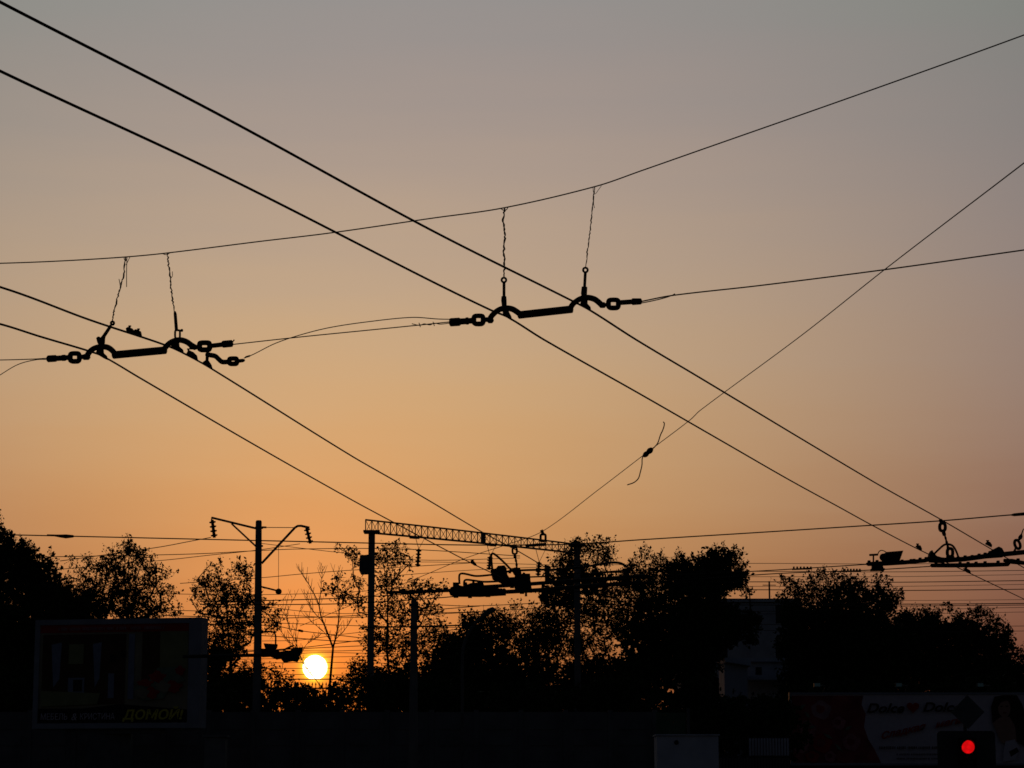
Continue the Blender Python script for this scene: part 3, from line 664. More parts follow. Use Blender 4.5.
# lattice gantry
DGt = lambda x: 92 + (x - 370) / 207 * 8
GT = Plane(DGt)
pB = at(371.8, 800, DGt(371.8))
t = thing('railway_gantry', (pB.x, DGt(371.8), BANK), 'steel lattice portal gantry on two columns spanning the tracks', 'gantry')
top = lambda x: 519.8 + (x - 365.6) * .1163 - (x - 365.6) * (577 - x) * .00004
bot = lambda x: 532.4 + (x - 365.6) * .0985 - (x - 365.6) * (577 - x) * .00006
for off, nm in ((-.3, 'front'), (.3, 'rear')):
    mb = MB()
    xs = [365.6 + k * (577 - 365.6) / 34 for k in range(35)]
    mb.tube([GT.P(x, top(x), off) for x in xs], .034, 6); mb.tube([GT.P(x, bot(x), off) for x in xs], .04, 6)
    for k, x in enumerate(xs):
        mb.tube([GT.P(x, top(x), off), GT.P(x, bot(x), off)], .022, 5)
        if k < 34:
            a, b = (top, bot) if (k % 2 == 0) == (off < 0) else (bot, top)
            mb.tube([GT.P(x, a(x), off), GT.P(xs[k + 1], b(xs[k + 1]), off)], .012, 5)
    mb.build('lattice_girder', M['steel'], t)
mb = MB()
for k in range(0, 35):
    x = 365.6 + k * (577 - 365.6) / 34
    mb.tube([GT.P(x, top(x), -.3), GT.P(x, top(x), .3)], .02, 5); mb.tube([GT.P(x, bot(x), -.3), GT.P(x, bot(x), .3)], .02, 5)
for x in (482, 484.5): mb.tube([GT.P(x, top(x) - .5, -.3), GT.P(x, bot(x) + .8, -.3)], .06, 6)
for x in (413, 416, 490, 493): mb.tube([GT.P(x - 3, bot(x) + .8, -.3), GT.P(x + 3, bot(x) + 1, -.3)], .05, 6)
mb.build('cross_tie', M['steel'], t)
for x, yt in ((371.8, 533), (577, 546)):
    D = DGt(x); p = at(x, yt, D)
    mb = MB(); mb.span(p.x - 3.1*mpp(D), p.x + 3.1*mpp(D), D - .16, D + .16, BANK - .3, p.z); mb.build('column', M['concrete'], t)
    mb = MB(); mb.span(p.x - 8*mpp(D), p.x + 8*mpp(D), D - .4, D + .4, p.z, p.z + 2*mpp(D)); mb.build('cap_plate', M['steel'], t)
mb = MB(); GT.poly(mb, [(360.4, 556), (368.6, 555), (369, 574), (361, 574.4), (359.4, 571), (359.8, 560)], .4); mb.build('equipment_box', M['steel'], t)
for (x, y0, y1) in ((418, 549, 566.6), (489.4, 556.5, 569.6), (538.4, 562, 575.6)):
    mb = MB(); insulator(mb, GT.P(x + .8, y0, -.5), GT.P(x - .4, y1, -.5), 5, 2.2*mpp(DGt(x))); ins = mb.build('insulator', M['insul'], t)
    mb = MB(); mb.tube([GT.P(x - 2.6, bot(x), -.3), GT.P(x + .8, y0, -.5)], .012, 4); mb.tube([GT.P(x + 7, bot(x + 7), -.3), GT.P(x + .8, y0, -.5)], .012, 4); mb.build('suspension_wire', M['wire'], ins)

# short concrete pole, street lamp
D = 50; p = at(413.6, 768, D)
t = thing('concrete_pole', (p.x, D, 0), 'short thick pale concrete pole in front of the trees, right of the gantry column', 'utility pole')
mb = MB(); mb.tube([Vector((p.x - .01, D, -.2)), at(413.2, 768, D), at(414, 601, D), at(414, 600, D)], [.105, .1, .066, .05], 14); mb.build('post', M['concrete'], t)
mb = MB(); mb.tube([at(409.5, 605, D - .07), at(418.5, 605, D - .07)], .03, 6); mb.tube([at(409.5, 627, D - .08), at(418.5, 626.6, D - .08)], .03, 6); mb.build('clamp_band', M['steel'], t)
D = 62; p = at(462.4, 768, D); SLp = Plane(lambda x: 62)
t = thing('street_lamp', (p.x, D, ground_z(D)), 'slim street lamp with curved arm and dark head in front of the middle trees', 'street lamp')
mb = MB(); mb.tube([Vector((p.x, D, ground_z(D) - .1)), at(462.4, 768, D)] + catmull([at(x, y, D) for x, y in ((462.2, 665), (463, 650), (467, 636), (474, 625), (484, 615.6))], 5), .04, 8); mb.build('post', M['steel'], t)
mb = MB(); SLp.rod(mb, [(482, 617, .9), (484.6, 614.8, 2.0), (489, 611.2, 2.8), (493.4, 609.4, 2.4), (495, 609, 1.0)], 0); mb.build('lamp_head', M['steel'], t)

# ------------------------------------------------------------------ trees
def mesh_np(name, V, Fc, mat_, parent=None, loc=None):
    off = np.array(wloc(parent) if parent else (loc if loc is not None else (0, 0, 0)))
    me = bpy.data.meshes.new(name)
    V = V - off
    n = len(Fc)
    me.vertices.add(len(V)); me.vertices.foreach_set('co', V.astype(np.float32).ravel())
    me.loops.add(n * 4); me.loops.foreach_set('vertex_index', Fc.astype(np.int32).ravel())
    me.polygons.add(n); me.polygons.foreach_set('loop_start', np.arange(0, n * 4, 4, dtype=np.int32))
    me.materials.append(mat_); me.update(calc_edges=True)
    o = bpy.data.objects.new(name, me); COL.objects.link(o)
    if parent: o.parent = parent
    else: o.location = tuple(off)
    return o

def leaves(cent, sig, k, size, hub=None):
    """k leaf blades along a short sprig at each centre, the sprig pointing up and away from the hub"""
    n0 = len(cent)
    d = RNG.normal(size=(n0, 3)) * .75 + np.array([0, 0, .55])
    if hub is not None:
        o = cent - hub; d += o / (np.linalg.norm(o, axis=1)[:, None] + .3)
    d /= np.linalg.norm(d, axis=1)[:, None]
    sg = np.repeat(np.asarray(sig) * np.ones(n0), k)[:, None]
    C = np.repeat(cent, k, axis=0); n = len(C)
    L = np.repeat(RNG.uniform(1.0, 2.6, n0), k)[:, None] * sg
    f = RNG.uniform(-.6, 1.0, (n, 1))
    C = C + np.repeat(d, k, axis=0) * f * L + np.clip(RNG.normal(size=(n, 3)), -1.5, 1.5) * sg * (.58 - .34 * f)
    a = RNG.normal(size=(n, 3)) + np.repeat(d, k, axis=0) * .7; a /= np.linalg.norm(a, axis=1)[:, None]
    b = RNG.normal(size=(n, 3)); b -= (b * a).sum(1)[:, None] * a; b /= np.linalg.norm(b, axis=1)[:, None]
    s = (np.repeat(np.asarray(size), k)[:, None] if np.ndim(size) else size) * np.clip(RNG.lognormal(-.12, .38, (n, 1)), .4, 1.7)
    V = np.empty((n, 4, 3))
    V[:, 0] = C - a * s * .5; V[:, 1] = C - a * s * .02 + b * s * .3; V[:, 2] = C + a * s * .5; V[:, 3] = C - a * s * .02 - b * s * .3
    # the sprig's own stalk, a thin four-sided spindle seen as two crossed blades
    L0 = L[::k]; p0 = cent - d * L0 * .9; p1 = cent + d * L0 * .9
    w = RNG.normal(size=(n0, 3)); w -= (w * d).sum(1)[:, None] * d; w /= np.linalg.norm(w, axis=1)[:, None]
    w2 = np.cross(d, w); th = sg[::k] * .07
    T = np.empty((n0 * 2, 4, 3))
    for h, q in enumerate((w, w2)):
        T[h::2, 0] = p0; T[h::2, 1] = cent - d * L0 * .4 + q * th; T[h::2, 2] = p1; T[h::2, 3] = cent - d * L0 * .4 - q * th
    V = np.concatenate([V, T])
    return V.reshape(-1, 3), np.arange(len(V) * 4).reshape(-1, 4)

def pick(lobes, D, leafpx, per):
    """cluster centres, in metres, for lobes (px, py, rx, ry, optical depth)"""
    out, sz = [], []
    for (x, y, rx, ry, od) in lobes:
        c = np.array(at(x, y, D)); m = mpp(D)
        lp = leafpx * (1.0 if od < 2.4 else 1.5)
        nl = od * math.pi * rx * ry / (lp * lp * .16)
        n = max(2, int(nl / per))
        d = RNG.normal(size=(n, 3)); d /= np.linalg.norm(d, axis=1)[:, None]
        r = RNG.uniform(0, 1, (n, 1)) ** .42
        out.append(c + d * r * np.array([rx * m, min(rx * m, 2.2), ry * m])); sz += [lp * m] * n
    return np.concatenate(out), np.array(sz)

def skeleton(stem, targets, D, rtip, rbase):
    """grow limbs from the stem polyline to the targets; returns tube mesh builder"""
    P = [np.array(p) for p in stem]
    par = [-1] + list(range(len(P) - 1))
    order = np.argsort(np.linalg.norm(targets - P[0], axis=1))
    for i in order:
        q = targets[i]
        A = np.array(P); d = np.linalg.norm(A - q, axis=1) + 1.6 * np.maximum(0, A[:, 2] - q[2] + .25)
        j = int(np.argmin(d)); L = np.linalg.norm(P[j] - q)
        ns = max(1, int(L / .5)); last = j
        for s in range(1, ns + 1):
            f = s / ns
            w = P[j] * (1 - f) + q * f + (RNG.normal(size=3) * .06 * L * (f * (1 - f)) * 2) + np.array([0, 0, -.10 * L * 4 * f * (1 - f) * .5])
            P.append(w); par.append(last); last = len(P) - 1
    cnt = np.ones(len(P)); 
    for i in range(len(P) - 1, 0, -1):
        if par[i] >= 0: cnt[par[i]] += cnt[i] * .9
    mx = cnt[0]
    R = rtip + (rbase - rtip) * (cnt / mx) ** .75
    V, Fc = [], []
    for i in range(1, len(P)):
        a, b = P[par[i]], P[i]
        d = b - a; L = np.linalg.norm(d)
        if L < 1e-4: continue
        d /= L; ref = np.array([0, 1, 0]) if abs(d[1]) < .9 else np.array([1, 0, 0])
        u = np.cross(d, ref); u /= np.linalg.norm(u); w = np.cross(d, u)
        r0 = min(R[par[i]], R[i] * 1.6); r1 = R[i]; b0 = len(V); n = 5
        for p, r in ((a, r0), (b, r1)):
            for k in range(n):
                an = 2 * math.pi * k / n; V.append(p + (u * math.cos(an) + w * math.sin(an)) * r)
        for k in range(n):
            l = (k + 1) % n; Fc.append((b0 + k, b0 + l, b0 + n + l, b0 + n + k))
    return np.array(V), np.array(Fc)

def tree(name, label, cat, D, stem, lobes, group, leafpx=2.7, per=8, rbase=.16, mat_='leafA', sigpx=4.5, nb=170, dense=1.7):
    gz = ground_z(D)
    S0 = [at(x, y, D) for x, y in stem]
    S0 = [Vector((S0[0].x, D, gz - .1))] + S0
    t = thing(name, (S0[0].x, D, gz), label, cat, group)
    lobes = [(x, y, rx, ry, od * (.82 if od < 1.3 else 1.0 if od < 1.8 else dense)) for x, y, rx, ry, od in lobes]
    C, sz = pick(lobes, D, leafpx, per)
    sel = C[RNG.permutation(len(C))[:nb]]
    stp = []
    for a, b in zip(S0[:-1], S0[1:]):
        n = max(1, int((b - a).length / .7)); stp += [a.lerp(b, k / n) for k in range(n)]
    stp.append(S0[-1])
    V, Fc = skeleton(stp, sel, D, .011, rbase * .8)
    mesh_np('trunk', V, Fc, M['bark'], t)
    V, Fc = leaves(C, sigpx * .8 * mpp(D), per, sz, np.array(S0[-1]) * .5 + np.array(S0[-2]) * .5)
    mesh_np('crown', V, Fc, M[mat_], t)
    return t

TG = 'trees along the railway'
tree('broadleaf_tree', 'large dense dark tree filling the left picture edge behind the billboard', 'tree', 94, [(0, 720), (5, 660), (10, 600)],
     [(-30, 580, 40, 55, 2.5), (2, 545, 12, 16, 1.8), (-2, 530, 6, 8, 1.2), (15, 565, 22, 26, 2.5), (38, 580, 22, 24, 2.3), (30, 552, 9, 11, 1.0), (20, 548, 8, 9, 1.0), (50, 565, 7, 7, .9), (54, 600, 18, 20, 2.2), (68, 584, 7, 9, .8), (78, 612, 12, 14, 1.8), (50, 552, 3, 5, .7), (-4, 516, 5, 10, 1.0), (66, 596, 12, 13, 1.7), (25, 630, 60, 50, 3.4), (70, 640, 30, 22, 2.6), (0, 680, 45, 50, 3)], TG, nb=220, mat_='leafA')
tree('broadleaf_tree', 'rounded airy tree rising just above the billboard, sky showing through its leaves', 'tree', 100, [(128, 720), (127, 640), (128, 590), (129, 550)],
     [(128, 548, 9, 11, 1.3), (113, 556, 10, 10, 1.0), (140, 557, 10, 11, 1.2), (100, 566, 12, 11, 1.0), (82, 573, 9, 10, .9), (72, 562, 5, 7, .6), (88, 560, 6, 6, .6), (152, 570, 10, 12, 1.2), (165, 574, 7, 7, .9), (173, 572, 4, 3, .7), (122, 578, 30, 20, 1.4), (160, 590, 13, 12, .9), (174, 598, 6, 8, .5), (90, 592, 18, 16, 1.4), (130, 606, 40, 18, 1.6), (85, 612, 24, 20, 1.8), (176, 613, 10, 7, .7)], TG, nb=230, mat_='leafB')
tree('broadleaf_tree', 'loose feathery tree directly behind the tall concrete pole', 'tree', 104, [(232, 740), (232, 680), (228, 630), (226, 590)],
     [(212, 572, 9, 9, 1.02), (238, 568, 8, 9, 1.02), (220, 565, 4, 6, 0.68), (203, 582, 11, 10, 1.02), (246, 576, 9, 11, 1.02), (225, 585, 18, 13, 1.13), (196, 596, 7, 9, 0.79), (240, 600, 22, 15, 1.47), (212, 605, 18, 14, 1.13), (266, 608, 12, 10, 1.13), (276, 616, 7, 7, 0.90), (235, 625, 30, 14, 1.36), (272, 628, 8, 10, 0.90), (225, 645, 26, 15, 1.70), (215, 660, 22, 14, 2.03), (275, 676, 9, 14, 1.02), (252, 676, 16, 16, 1.70), (290, 680, 7, 7, 0.79), (225, 690, 40, 20, 2.94)], TG, nb=230, mat_='leafB')
tree('broadleaf_tree', 'thin crowned tree with see through branches behind the left gantry column', 'tree', 108, [(392, 740), (391, 690), (387, 650), (388, 600), (384, 565)],
     [(348, 552, 9, 8, .9), (340, 548, 4, 5, .6), (357, 560, 8, 8, .9), (395, 548, 14, 7, 1.0), (385, 560, 16, 12, 1.0), (404, 562, 12, 9, .9), (332, 590, 8, 7, 1.1), (345, 597, 10, 8, 1.2), (340, 580, 5, 6, .9), (358, 584, 9, 9, .9), (362, 605, 9, 12, .8), (388, 584, 18, 14, 1.0), (414, 590, 14, 12, .9), (432, 588, 12, 10, .7), (444, 584, 6, 6, .4), (392, 612, 26, 16, 1.0), (425, 612, 20, 14, .9), (375, 640, 18, 20, 1.0), (405, 645, 28, 22, 1.1), (435, 640, 22, 20, 1.0), (360, 672, 14, 16, 1.5), (348, 680, 8, 8, 1.2), (400, 680, 36, 16, 2.2), (450, 675, 24, 20, 2.2)], TG, nb=260, mat_='leafB', rbase=.14)
tree('broadleaf_tree', 'dense mid height tree in front of the street lamp side, between gantry columns', 'tree', 112, [(490, 740), (490, 690), (492, 640)],
     [(535, 615, 14, 14, 1.2), (545, 632, 18, 18, 1.6), (472, 622, 13, 11, 1.5), (492, 618, 13, 10, 1.3), (507, 622, 12, 12, 1.3), (515, 607, 8, 6, .8), (483, 640, 30, 22, 2.0), (520, 640, 22, 22, 1.4), (455, 650, 18, 20, 2.0), (440, 668, 16, 18, 2.4), (480, 675, 45, 28, 3.2), (530, 675, 26, 26, 2.0), (500, 700, 60, 24, 3.5), (430, 700, 30, 24, 3.2)], TG, nb=200)
tree('broadleaf_tree', 'tall broken crowned tree hiding the right end of the gantry', 'tree', 102, [(577, 740), (577, 680), (577, 620), (578, 560)],
     [(575, 543, 4, 6, .9), (583, 548, 16, 9, 1.4), (597, 546, 8, 8, 1.0), (607, 545, 6, 7, .9), (612, 552, 6, 5, .8), (602, 558, 14, 9, 1.4), (570, 560, 14, 12, 1.6), (556, 562, 8, 9, .8), (550, 574, 8, 8, .8), (580, 580, 30, 15, 2.0), (560, 596, 20, 14, 1.8), (600, 596, 18, 14, 1.3), (618, 590, 12, 14, 1.0), (585, 612, 26, 16, 1.6), (556, 622, 20, 16, 1.4), (612, 622, 22, 18, 1.4), (540, 645, 22, 20, 1.4), (580, 650, 34, 22, 1.4), (565, 680, 30, 16, 2.0), (610, 680, 36, 24, 2.4), (580, 705, 40, 20, 2.8)], TG, nb=260, rbase=.16)
tree('broadleaf_tree', 'big heavy dark tree, its solid round crown left of the grey building', 'tree', 98, [(693, 760), (692, 700), (691, 640), (692, 600)],
     [(628, 580, 13, 13, 1.1), (632, 566, 8, 9, .9), (640, 558, 6, 10, .9), (648, 553, 5, 8, .9), (634, 566, 5, 8, .7), (644, 572, 10, 8, 1.1), (655, 562, 6, 7, .8), (661, 558, 5, 6, .7), (665, 570, 13, 12, 1.5), (682, 562, 10, 10, 1.5), (680, 580, 20, 18, 2.2), (716, 562, 22, 12, 2.4), (735, 556, 9, 8, 1.3), (722, 549, 9, 4, 1.0), (742, 568, 6, 9, 1.3), (735, 580, 13, 12, 2.2), (707, 580, 26, 20, 2.8), (745, 592, 6, 6, 1.0), (690, 595, 40, 12, 2.2), (715, 625, 34, 24, 3.2), (750, 628, 9, 18, 2.0), (757, 620, 4, 6, 1.0), (670, 625, 40, 24, 2.4), (636, 585, 16, 16, 1.2), (650, 582, 14, 14, 1.6), (628, 605, 20, 16, 1.2), (648, 605, 22, 18, 1.6), (640, 640, 24, 24, 1.8), (680, 660, 42, 26, 3.2), (640, 680, 30, 26, 2.8), ], TG, nb=300, rbase=.22)
tree('broadleaf_tree', 'broad dark tree with feathery top, just right of the grey building', 'tree', 112, [(845, 770), (842, 700), (840, 640), (842, 600)],
     [(783, 583, 9, 8, .8), (796, 586, 10, 9, 1.1), (812, 580, 10, 8, 1.0), (826, 577, 10, 8, 1.1), (842, 580, 12, 9, 1.2), (858, 582, 9, 7, 1.0), (876, 581, 8, 6, .9), (886, 585, 10, 9, 1.1), (898, 594, 6, 8, .9), (815, 594, 22, 11, 1.6), (850, 595, 24, 12, 1.9), (880, 602, 20, 13, 1.8), (790, 600, 14, 10, 1.3), (835, 618, 54, 18, 3.0), (850, 660, 60, 26, 3.4), (895, 655, 26, 30, 3.4), (805, 640, 28, 28, 2.8), (860, 645, 50, 30, 3.4), (802, 680, 22, 24, 2.4), (840, 690, 60, 24, 3.4)], TG, nb=240)
tree('broadleaf_tree', 'low spreading dark tree at right edge, below the wires over the long billboard', 'tree', 118, [(975, 770), (975, 700), (972, 650)],
     [(905, 626, 14, 14, 2.4), (925, 632, 22, 16, 2.6), (907, 622, 10, 10, 1.6), (915, 611, 4, 6, .9), (930, 618, 14, 10, 1.7), (940, 610, 4, 5, .9), (949, 609, 5, 6, 1.0), (960, 622, 12, 9, 1.6), (976, 614, 9, 8, 1.4), (988, 616, 8, 7, 1.2), (996, 622, 9, 8, 1.2), (1006, 632, 8, 9, 1.1), (1012, 644, 6, 8, .9), (955, 640, 56, 18, 3.0), (1000, 655, 18, 18, 1.8), (950, 672, 70, 24, 3.6), (1030, 660, 14, 18, 1.6), (1010, 685, 40, 20, 3.2)], TG, nb=220)

# two bare trees beside the sun
def bare(label, D, stem, limbs, r0):
    r0 *= .85
    gz = ground_z(D); S0 = [at(x, y, D) for x, y in stem]
    S0 = [Vector((S0[0].x, D, gz - .1))] + S0
    t = thing('bare_tree', (S0[0].x, D, gz), label, 'tree', TG)
    mb = MB(); m = mpp(D)
    mb.tube(S0, [r0 * m * 1.2] + [r0 * m * (1 - .35 * k / len(stem)) for k in range(len(stem))], 7); mb.build('trunk', M['bark'], t)
    for pts, r in limbs:
        Q = catmull([at(x, y, D + .2 * math.sin(x)) for x, y in pts], 6)
        lm = MB(); n = len(Q); lm.tube(Q, [max(.15, .78 * r * (1 - .8 * k / n)) * m for k in range(n)], 6)
        for k in range(3, n, 2):                                   # twigs
            d = (Q[k] - Q[k - 1]).normalized()
            for s in (-1, 1):
                if random.random() < .6:
                    L = random.uniform(5, 16) * m * (.5 + .5 * k / n)
                    e = (d + Vector((s * random.uniform(.4, .8), random.uniform(-.4, .4), random.uniform(-.05, .3)))).normalized()
                    mid = Q[k] + e * L * .55 + Vector((0, 0, L * .05)); end = Q[k] + e * L + Vector((0, 0, L * .25))
                    lm.tube([Q[k], mid, end], [.3 * m, .24 * m, .14 * m], 4)
                    if random.random() < .5:
                        e2 = (e + Vector((-s * .7, .1, .3))).normalized(); lm.tube([mid, mid + e2 * L * .5], [.2 * m, .12 * m], 4)
        lm.build('limb', M['bark'], t)
bare('forked leafless tree standing just right of the sun', 99, [(328, 700), (330, 683), (332, 660), (333.2, 647)],
     [([(333, 648), (328, 634), (321, 616), (318.6, 604), (312, 590), (305, 578), (301, 571)], 1.3), ([(333, 648), (337, 632), (339, 615), (338.8, 600), (337.4, 585), (337, 572)], 1.3),
      ([(319, 606), (320.6, 592), (322, 576), (323, 566)], .7), ([(323, 622), (314, 612), (309, 602), (306, 594)], .6), ([(338.6, 612), (343, 602), (345, 592), (346, 582)], .6), ([(330, 640), (322, 630), (312, 622), (306, 612)], .5), ([(335, 640), (346, 628), (352, 616), (356, 606)], .5)], 1.7)
bare('leaning leafless sapling crossing the sun from the lower right', 97, [(328, 705), (323, 689), (316, 680)],
     [([(316, 680), (306, 667), (299, 654), (294, 640), (288, 624), (284, 608), (283, 598)], .62), ([(302, 660), (297, 645), (296, 628), (299, 614), (302, 604)], .6), ([(297, 648), (288, 640), (279, 628), (274, 618)], .55), ([(300, 656), (291, 645), (283, 634), (276, 626)], .5), ([(290, 628), (287, 615), (291, 604), (292, 596)], .4), ([(301, 655), (306, 645), (312, 641), (316, 636)], .35)], .62)

# shrubs and hedge growth in front of the railway
def shrub(label, D, lobes, m_='leafA', leafpx=3.6, group='shrubs along the fence'):
    C, sz = pick(lobes, D, leafpx, 10)
    V, Fc = leaves(C, 4.0 * mpp(D), 10, sz)
    p = at(lobes[0][0], lobes[0][1], D)
    # solid-looking inner growth: bigger leaves reaching the ground
    x0 = min(l[0] - l[2] for l in lobes); x1 = max(l[0] + l[2] for l in lobes)
    o = mesh_np('shrub', V, Fc, M[m_], None, (p.x, D, ground_z(D)))
    return tag(o, label, 'shrub', group)
shrub('dark shrub at the left edge beside the billboard', 90, [(-20, 700, 60, 40, 3.4), (20, 740, 40, 40, 3.4)])
shrub('dark shrub behind the billboard frame, left of the tall pole', 91, [(120, 720, 100, 30, 2.6), (215, 705, 30, 24, 3.0), (200, 735, 40, 30, 3.2)])
shrub('ragged low shrub around the foot of the tall pole', 91, [(262, 705, 26, 16, 2.6), (285, 694, 14, 10, 2.0), (272, 690, 9, 9, 1.4), (270, 725, 40, 24, 3.4)])
shrub('low shrub right under the sun behind the spiked fence', 88, [(315, 700, 40, 11, 3.0), (340, 694, 16, 9, 2.4), (300, 692, 12, 7, 1.8), (330, 725, 50, 26, 3.6)])
shrub('leafy shrub rising at the foot of the left gantry column', 90, [(365, 686, 16, 14, 2.2), (380, 700, 30, 18, 3.2), (395, 690, 20, 12, 2.4), (385, 730, 40, 26, 3.6)])
shrub('wide dark shrub behind the short concrete pole', 90, [(440, 700, 40, 20, 3.4), (430, 730, 50, 28, 3.6)])
shrub('wide dark shrub below the middle trees', 91, [(520, 705, 56, 20, 3.4), (520, 735, 60, 28, 3.6)])
shrub('wide dark shrub left of the heavy tree trunk', 92, [(620, 702, 60, 22, 3.4), (620, 735, 60, 28, 3.6)])
shrub('dark shrub between the heavy tree trunk and the low white house', 93, [(696, 700, 28, 26, 3.4), (725, 712, 26, 18, 3.4), (700, 735, 60, 30, 3.6)])
shrub('dark shrub covering the wall right under the low white house', 93, [(765, 712, 34, 16, 3.2), (770, 735, 40, 26, 3.6)])
shrub('dark shrub behind the long billboard, left half', 108, [(850, 710, 90, 30, 3.4), (830, 745, 90, 36, 3.4)])
shrub('dark shrub behind the long billboard, right half', 108, [(980, 705, 90, 28, 3.4), (980, 745, 90, 36, 3.4)])

# ------------------------------------------------------------------ fences
def zz(py, D): return at(512, py, D).z
D = 86
t = thing('spiked_fence', (at(310, 700, D).x, D, BANK), 'dark iron fence topped with spikes right below the sun', 'fence')
mb = MB(); x0, x1 = at(262, 700, D).x, at(352, 700, D).x; mb.span(x0, x1, D - .02, D + .02, zz(689, D), zz(687.6, D)); mb.span(x0, x1, D - .02, D + .02, zz(760, D), zz(758.6, D)); mb.build('rail', M['iron'], t)
for k in range(26):
    x = x0 + (x1 - x0) * (k + .5) / 26; b = MB()
    b.tube([Vector((x, D - .05, BANK)), Vector((x, D - .05, zz(685.4, D))), Vector((x, D - .05, zz(684.6, D))), Vector((x, D - .05, zz(682, D)))], [.015, .015, .03, .004], 5)
    b.build('spike_bar', M['iron'], t)
D = 77; n = 0
t = thing('concrete_fence', (at(420, 740, D).x, D, BANK), 'long dark concrete panel fence behind the furniture billboard and below the trees', 'fence')
xa, xb = at(-60, 740, D).x, at(655, 740, D).x; N = 16
for k in range(N):
    u0, u1 = xa + (xb - xa) * k / N, xa + (xb - xa) * (k + 1) / N
    mb = MB(); mb.span(u0 + .05, u1 - .05, D - .05, D + .05, BANK - .2, zz(712, D))
    for q in range(4): mb.span(u0 + .25, u1 - .25, D - .075, D - .053, BANK + .3 + q * .5, BANK + .62 + q * .5)
    mb.build('panel', M['wall'], t)
for k in range(N + 1):
    u = xa + (xb - xa) * k / N; mb = MB(); mb.span(u - .075, u + .075, D - .09, D + .09, BANK - .2, zz(710, D)); mb.build('post', M['wall'], t)
t = thing('sheet_fence', (at(671, 740, 76).x, 76, BANK), 'dull green sheet metal fence section behind the pale kiosk', 'fence')
mb = MB(); D = 76
for k in range(12):
    u = at(656, 740, D).x + (at(686, 740, D).x - at(656, 740, D).x) * k / 12; w = (at(686, 740, D).x - at(656, 740, D).x) / 12
    mb.span(u, u + w * .5, D, D + .02, BANK - .2, zz(712.6, D)); mb.span(u + w * .5, u + w, D + .03, D + .05, BANK - .2, zz(712.6, D))
mb.build('sheet', M['green'], t)
mb = MB(); mb.span(at(687, 740, D).x, at(690, 740, D).x, D - .05, D + .05, BANK - .2, zz(708, D)); mb.build('post', M['steel'], t)
D = 62; t = thing('kiosk', (at(688, 760, D).x, D, ground_z(D)), 'pale box shaped kiosk with a round dark vent at the bottom centre right', 'kiosk')
mb = MB(); mb.span(at(657, 750, D).x, at(718.6, 750, D).x, D, D + 1.2, ground_z(D) - .1, zz(735.6, D)); mb.build('body', M['pale'], t)
mb = MB(); mb.span(at(655.6, 750, D).x, at(720, 750, D).x, D - .05, D + 1.25, zz(735.6, D) + .002, zz(734.2, D)); mb.build('roof', M['pale'], t)
mb = MB(); c = at(676.4, 742.4, D); mb.lathe(c + Vector((0, -.03, 0)), c + Vector((0, .01, 0)), [(0, .055), (.8, .06), (1, .06)], 14); mb.build('vent', M['black'], t)
D = 74; t = thing('bar_railing', (at(755, 755, D).x, D, BANK), 'dark upright bar railing with pale boards behind, left of the long billboard', 'railing')
x0, x1 = at(721, 750, D).x, at(791, 750, D).x
mb = MB(); mb.span(x0, x1, D - .02, D + .02, zz(737.6, D), zz(736.6, D)); mb.span(x0, x1, D - .02, D + .02, zz(757, D), zz(755.8, D)); mb.build('rail', M['iron'], t)
for k in range(24):
    x = x0 + (x1 - x0) * (k + .5) / 24; b = MB(); b.tube([Vector((x, D, BANK - .1)), Vector((x, D, zz(737, D)))], .013, 5); b.build('bar', M['iron'], t)
mb = MB(); mb.span(at(750, 750, D).x, at(790, 750, D).x, D + .3, D + .34, zz(755.4, D), zz(738, D)); mb.build('board', M['pale'], t)
mb = MB(); mb.span(x0, x1, D + .4, D + .6, BANK - .2, zz(757.5, D)); mb.build('base_wall', M['wall'], t)

# ------------------------------------------------------------------ buildings
D = 180; gz = BANK
xa, xb = at(684, 650, D).x, at(800, 650, D).x; zt = zz(602, D)
t = thing('apartment_block', ((xa + xb) / 2, D, gz), 'plain grey flat roofed block partly hidden between the two dark trees', 'building')
mb = MB(); mb.span(xa, xb, D, D + 12, gz - .2, zt); mb.build('wall', M['plaster'], t)
mb = MB(); mb.span(xa - .15, xb + .15, D - .15, D + 12.1, zt + .003, zt + .25); rf = mb.build('roof', M['roof'], t)
mb = MB(); q = at(771, 601, D); mb.tube([Vector((q.x, D + 1, zt)), Vector((q.x, D + 1, zz(580, D)))], .07, 6); mb.tube([Vector((q.x - .5, D + 1, zz(584, D))), Vector((q.x + .5, D + 1, zz(584, D)))], .03, 5); mb.build('antenna', M['steel'], rf)
for fl in range(5):
    for i, px in enumerate((690, 700, 710, 720, 783, 792)):
        c = at(px, 614 + fl * 37, D); f = MB(); f.span(c.x - .65, c.x + .65, D - .03, D + .1, c.z - .8, c.z + .8); wn = f.build('window', M['whitewash'], t)
        g_ = MB(); g_.span(c.x - .55, c.x + .55, D - .05, D - .033, c.z - .7, c.z + .7); g_.build('pane', M['glass'], wn)
D = 128
xa, xb, zt = at(745, 680, D).x, at(796, 680, D).x, zz(662, D)
t = thing('low_house', ((xa + xb) / 2, D, BANK), 'low pale house with one small dark window in front of the grey block', 'building')
mb = MB(); mb.span(xa, xb, D, D + 6, BANK - .2, zt); mb.build('wall', M['whitewash'], t)
mb = MB(); mb.span(xa - .2, xb + .2, D - .3, D + 6.3, zt + .003, zt + .2); mb.build('roof', M['roof'], t)
c = at(758.6, 671, D); f = MB(); f.span(c.x - .16, c.x + .16, D - .02, D + .1, c.z - .2, c.z + .2); f.build('window', M['glass'], t)
mb = MB(); mb.span(xa - .1, xb + .1, D - 1.4, D - .003, zz(681, D), zz(677.6, D)); mb.build('awning', M['roof'], t)
mb = MB()
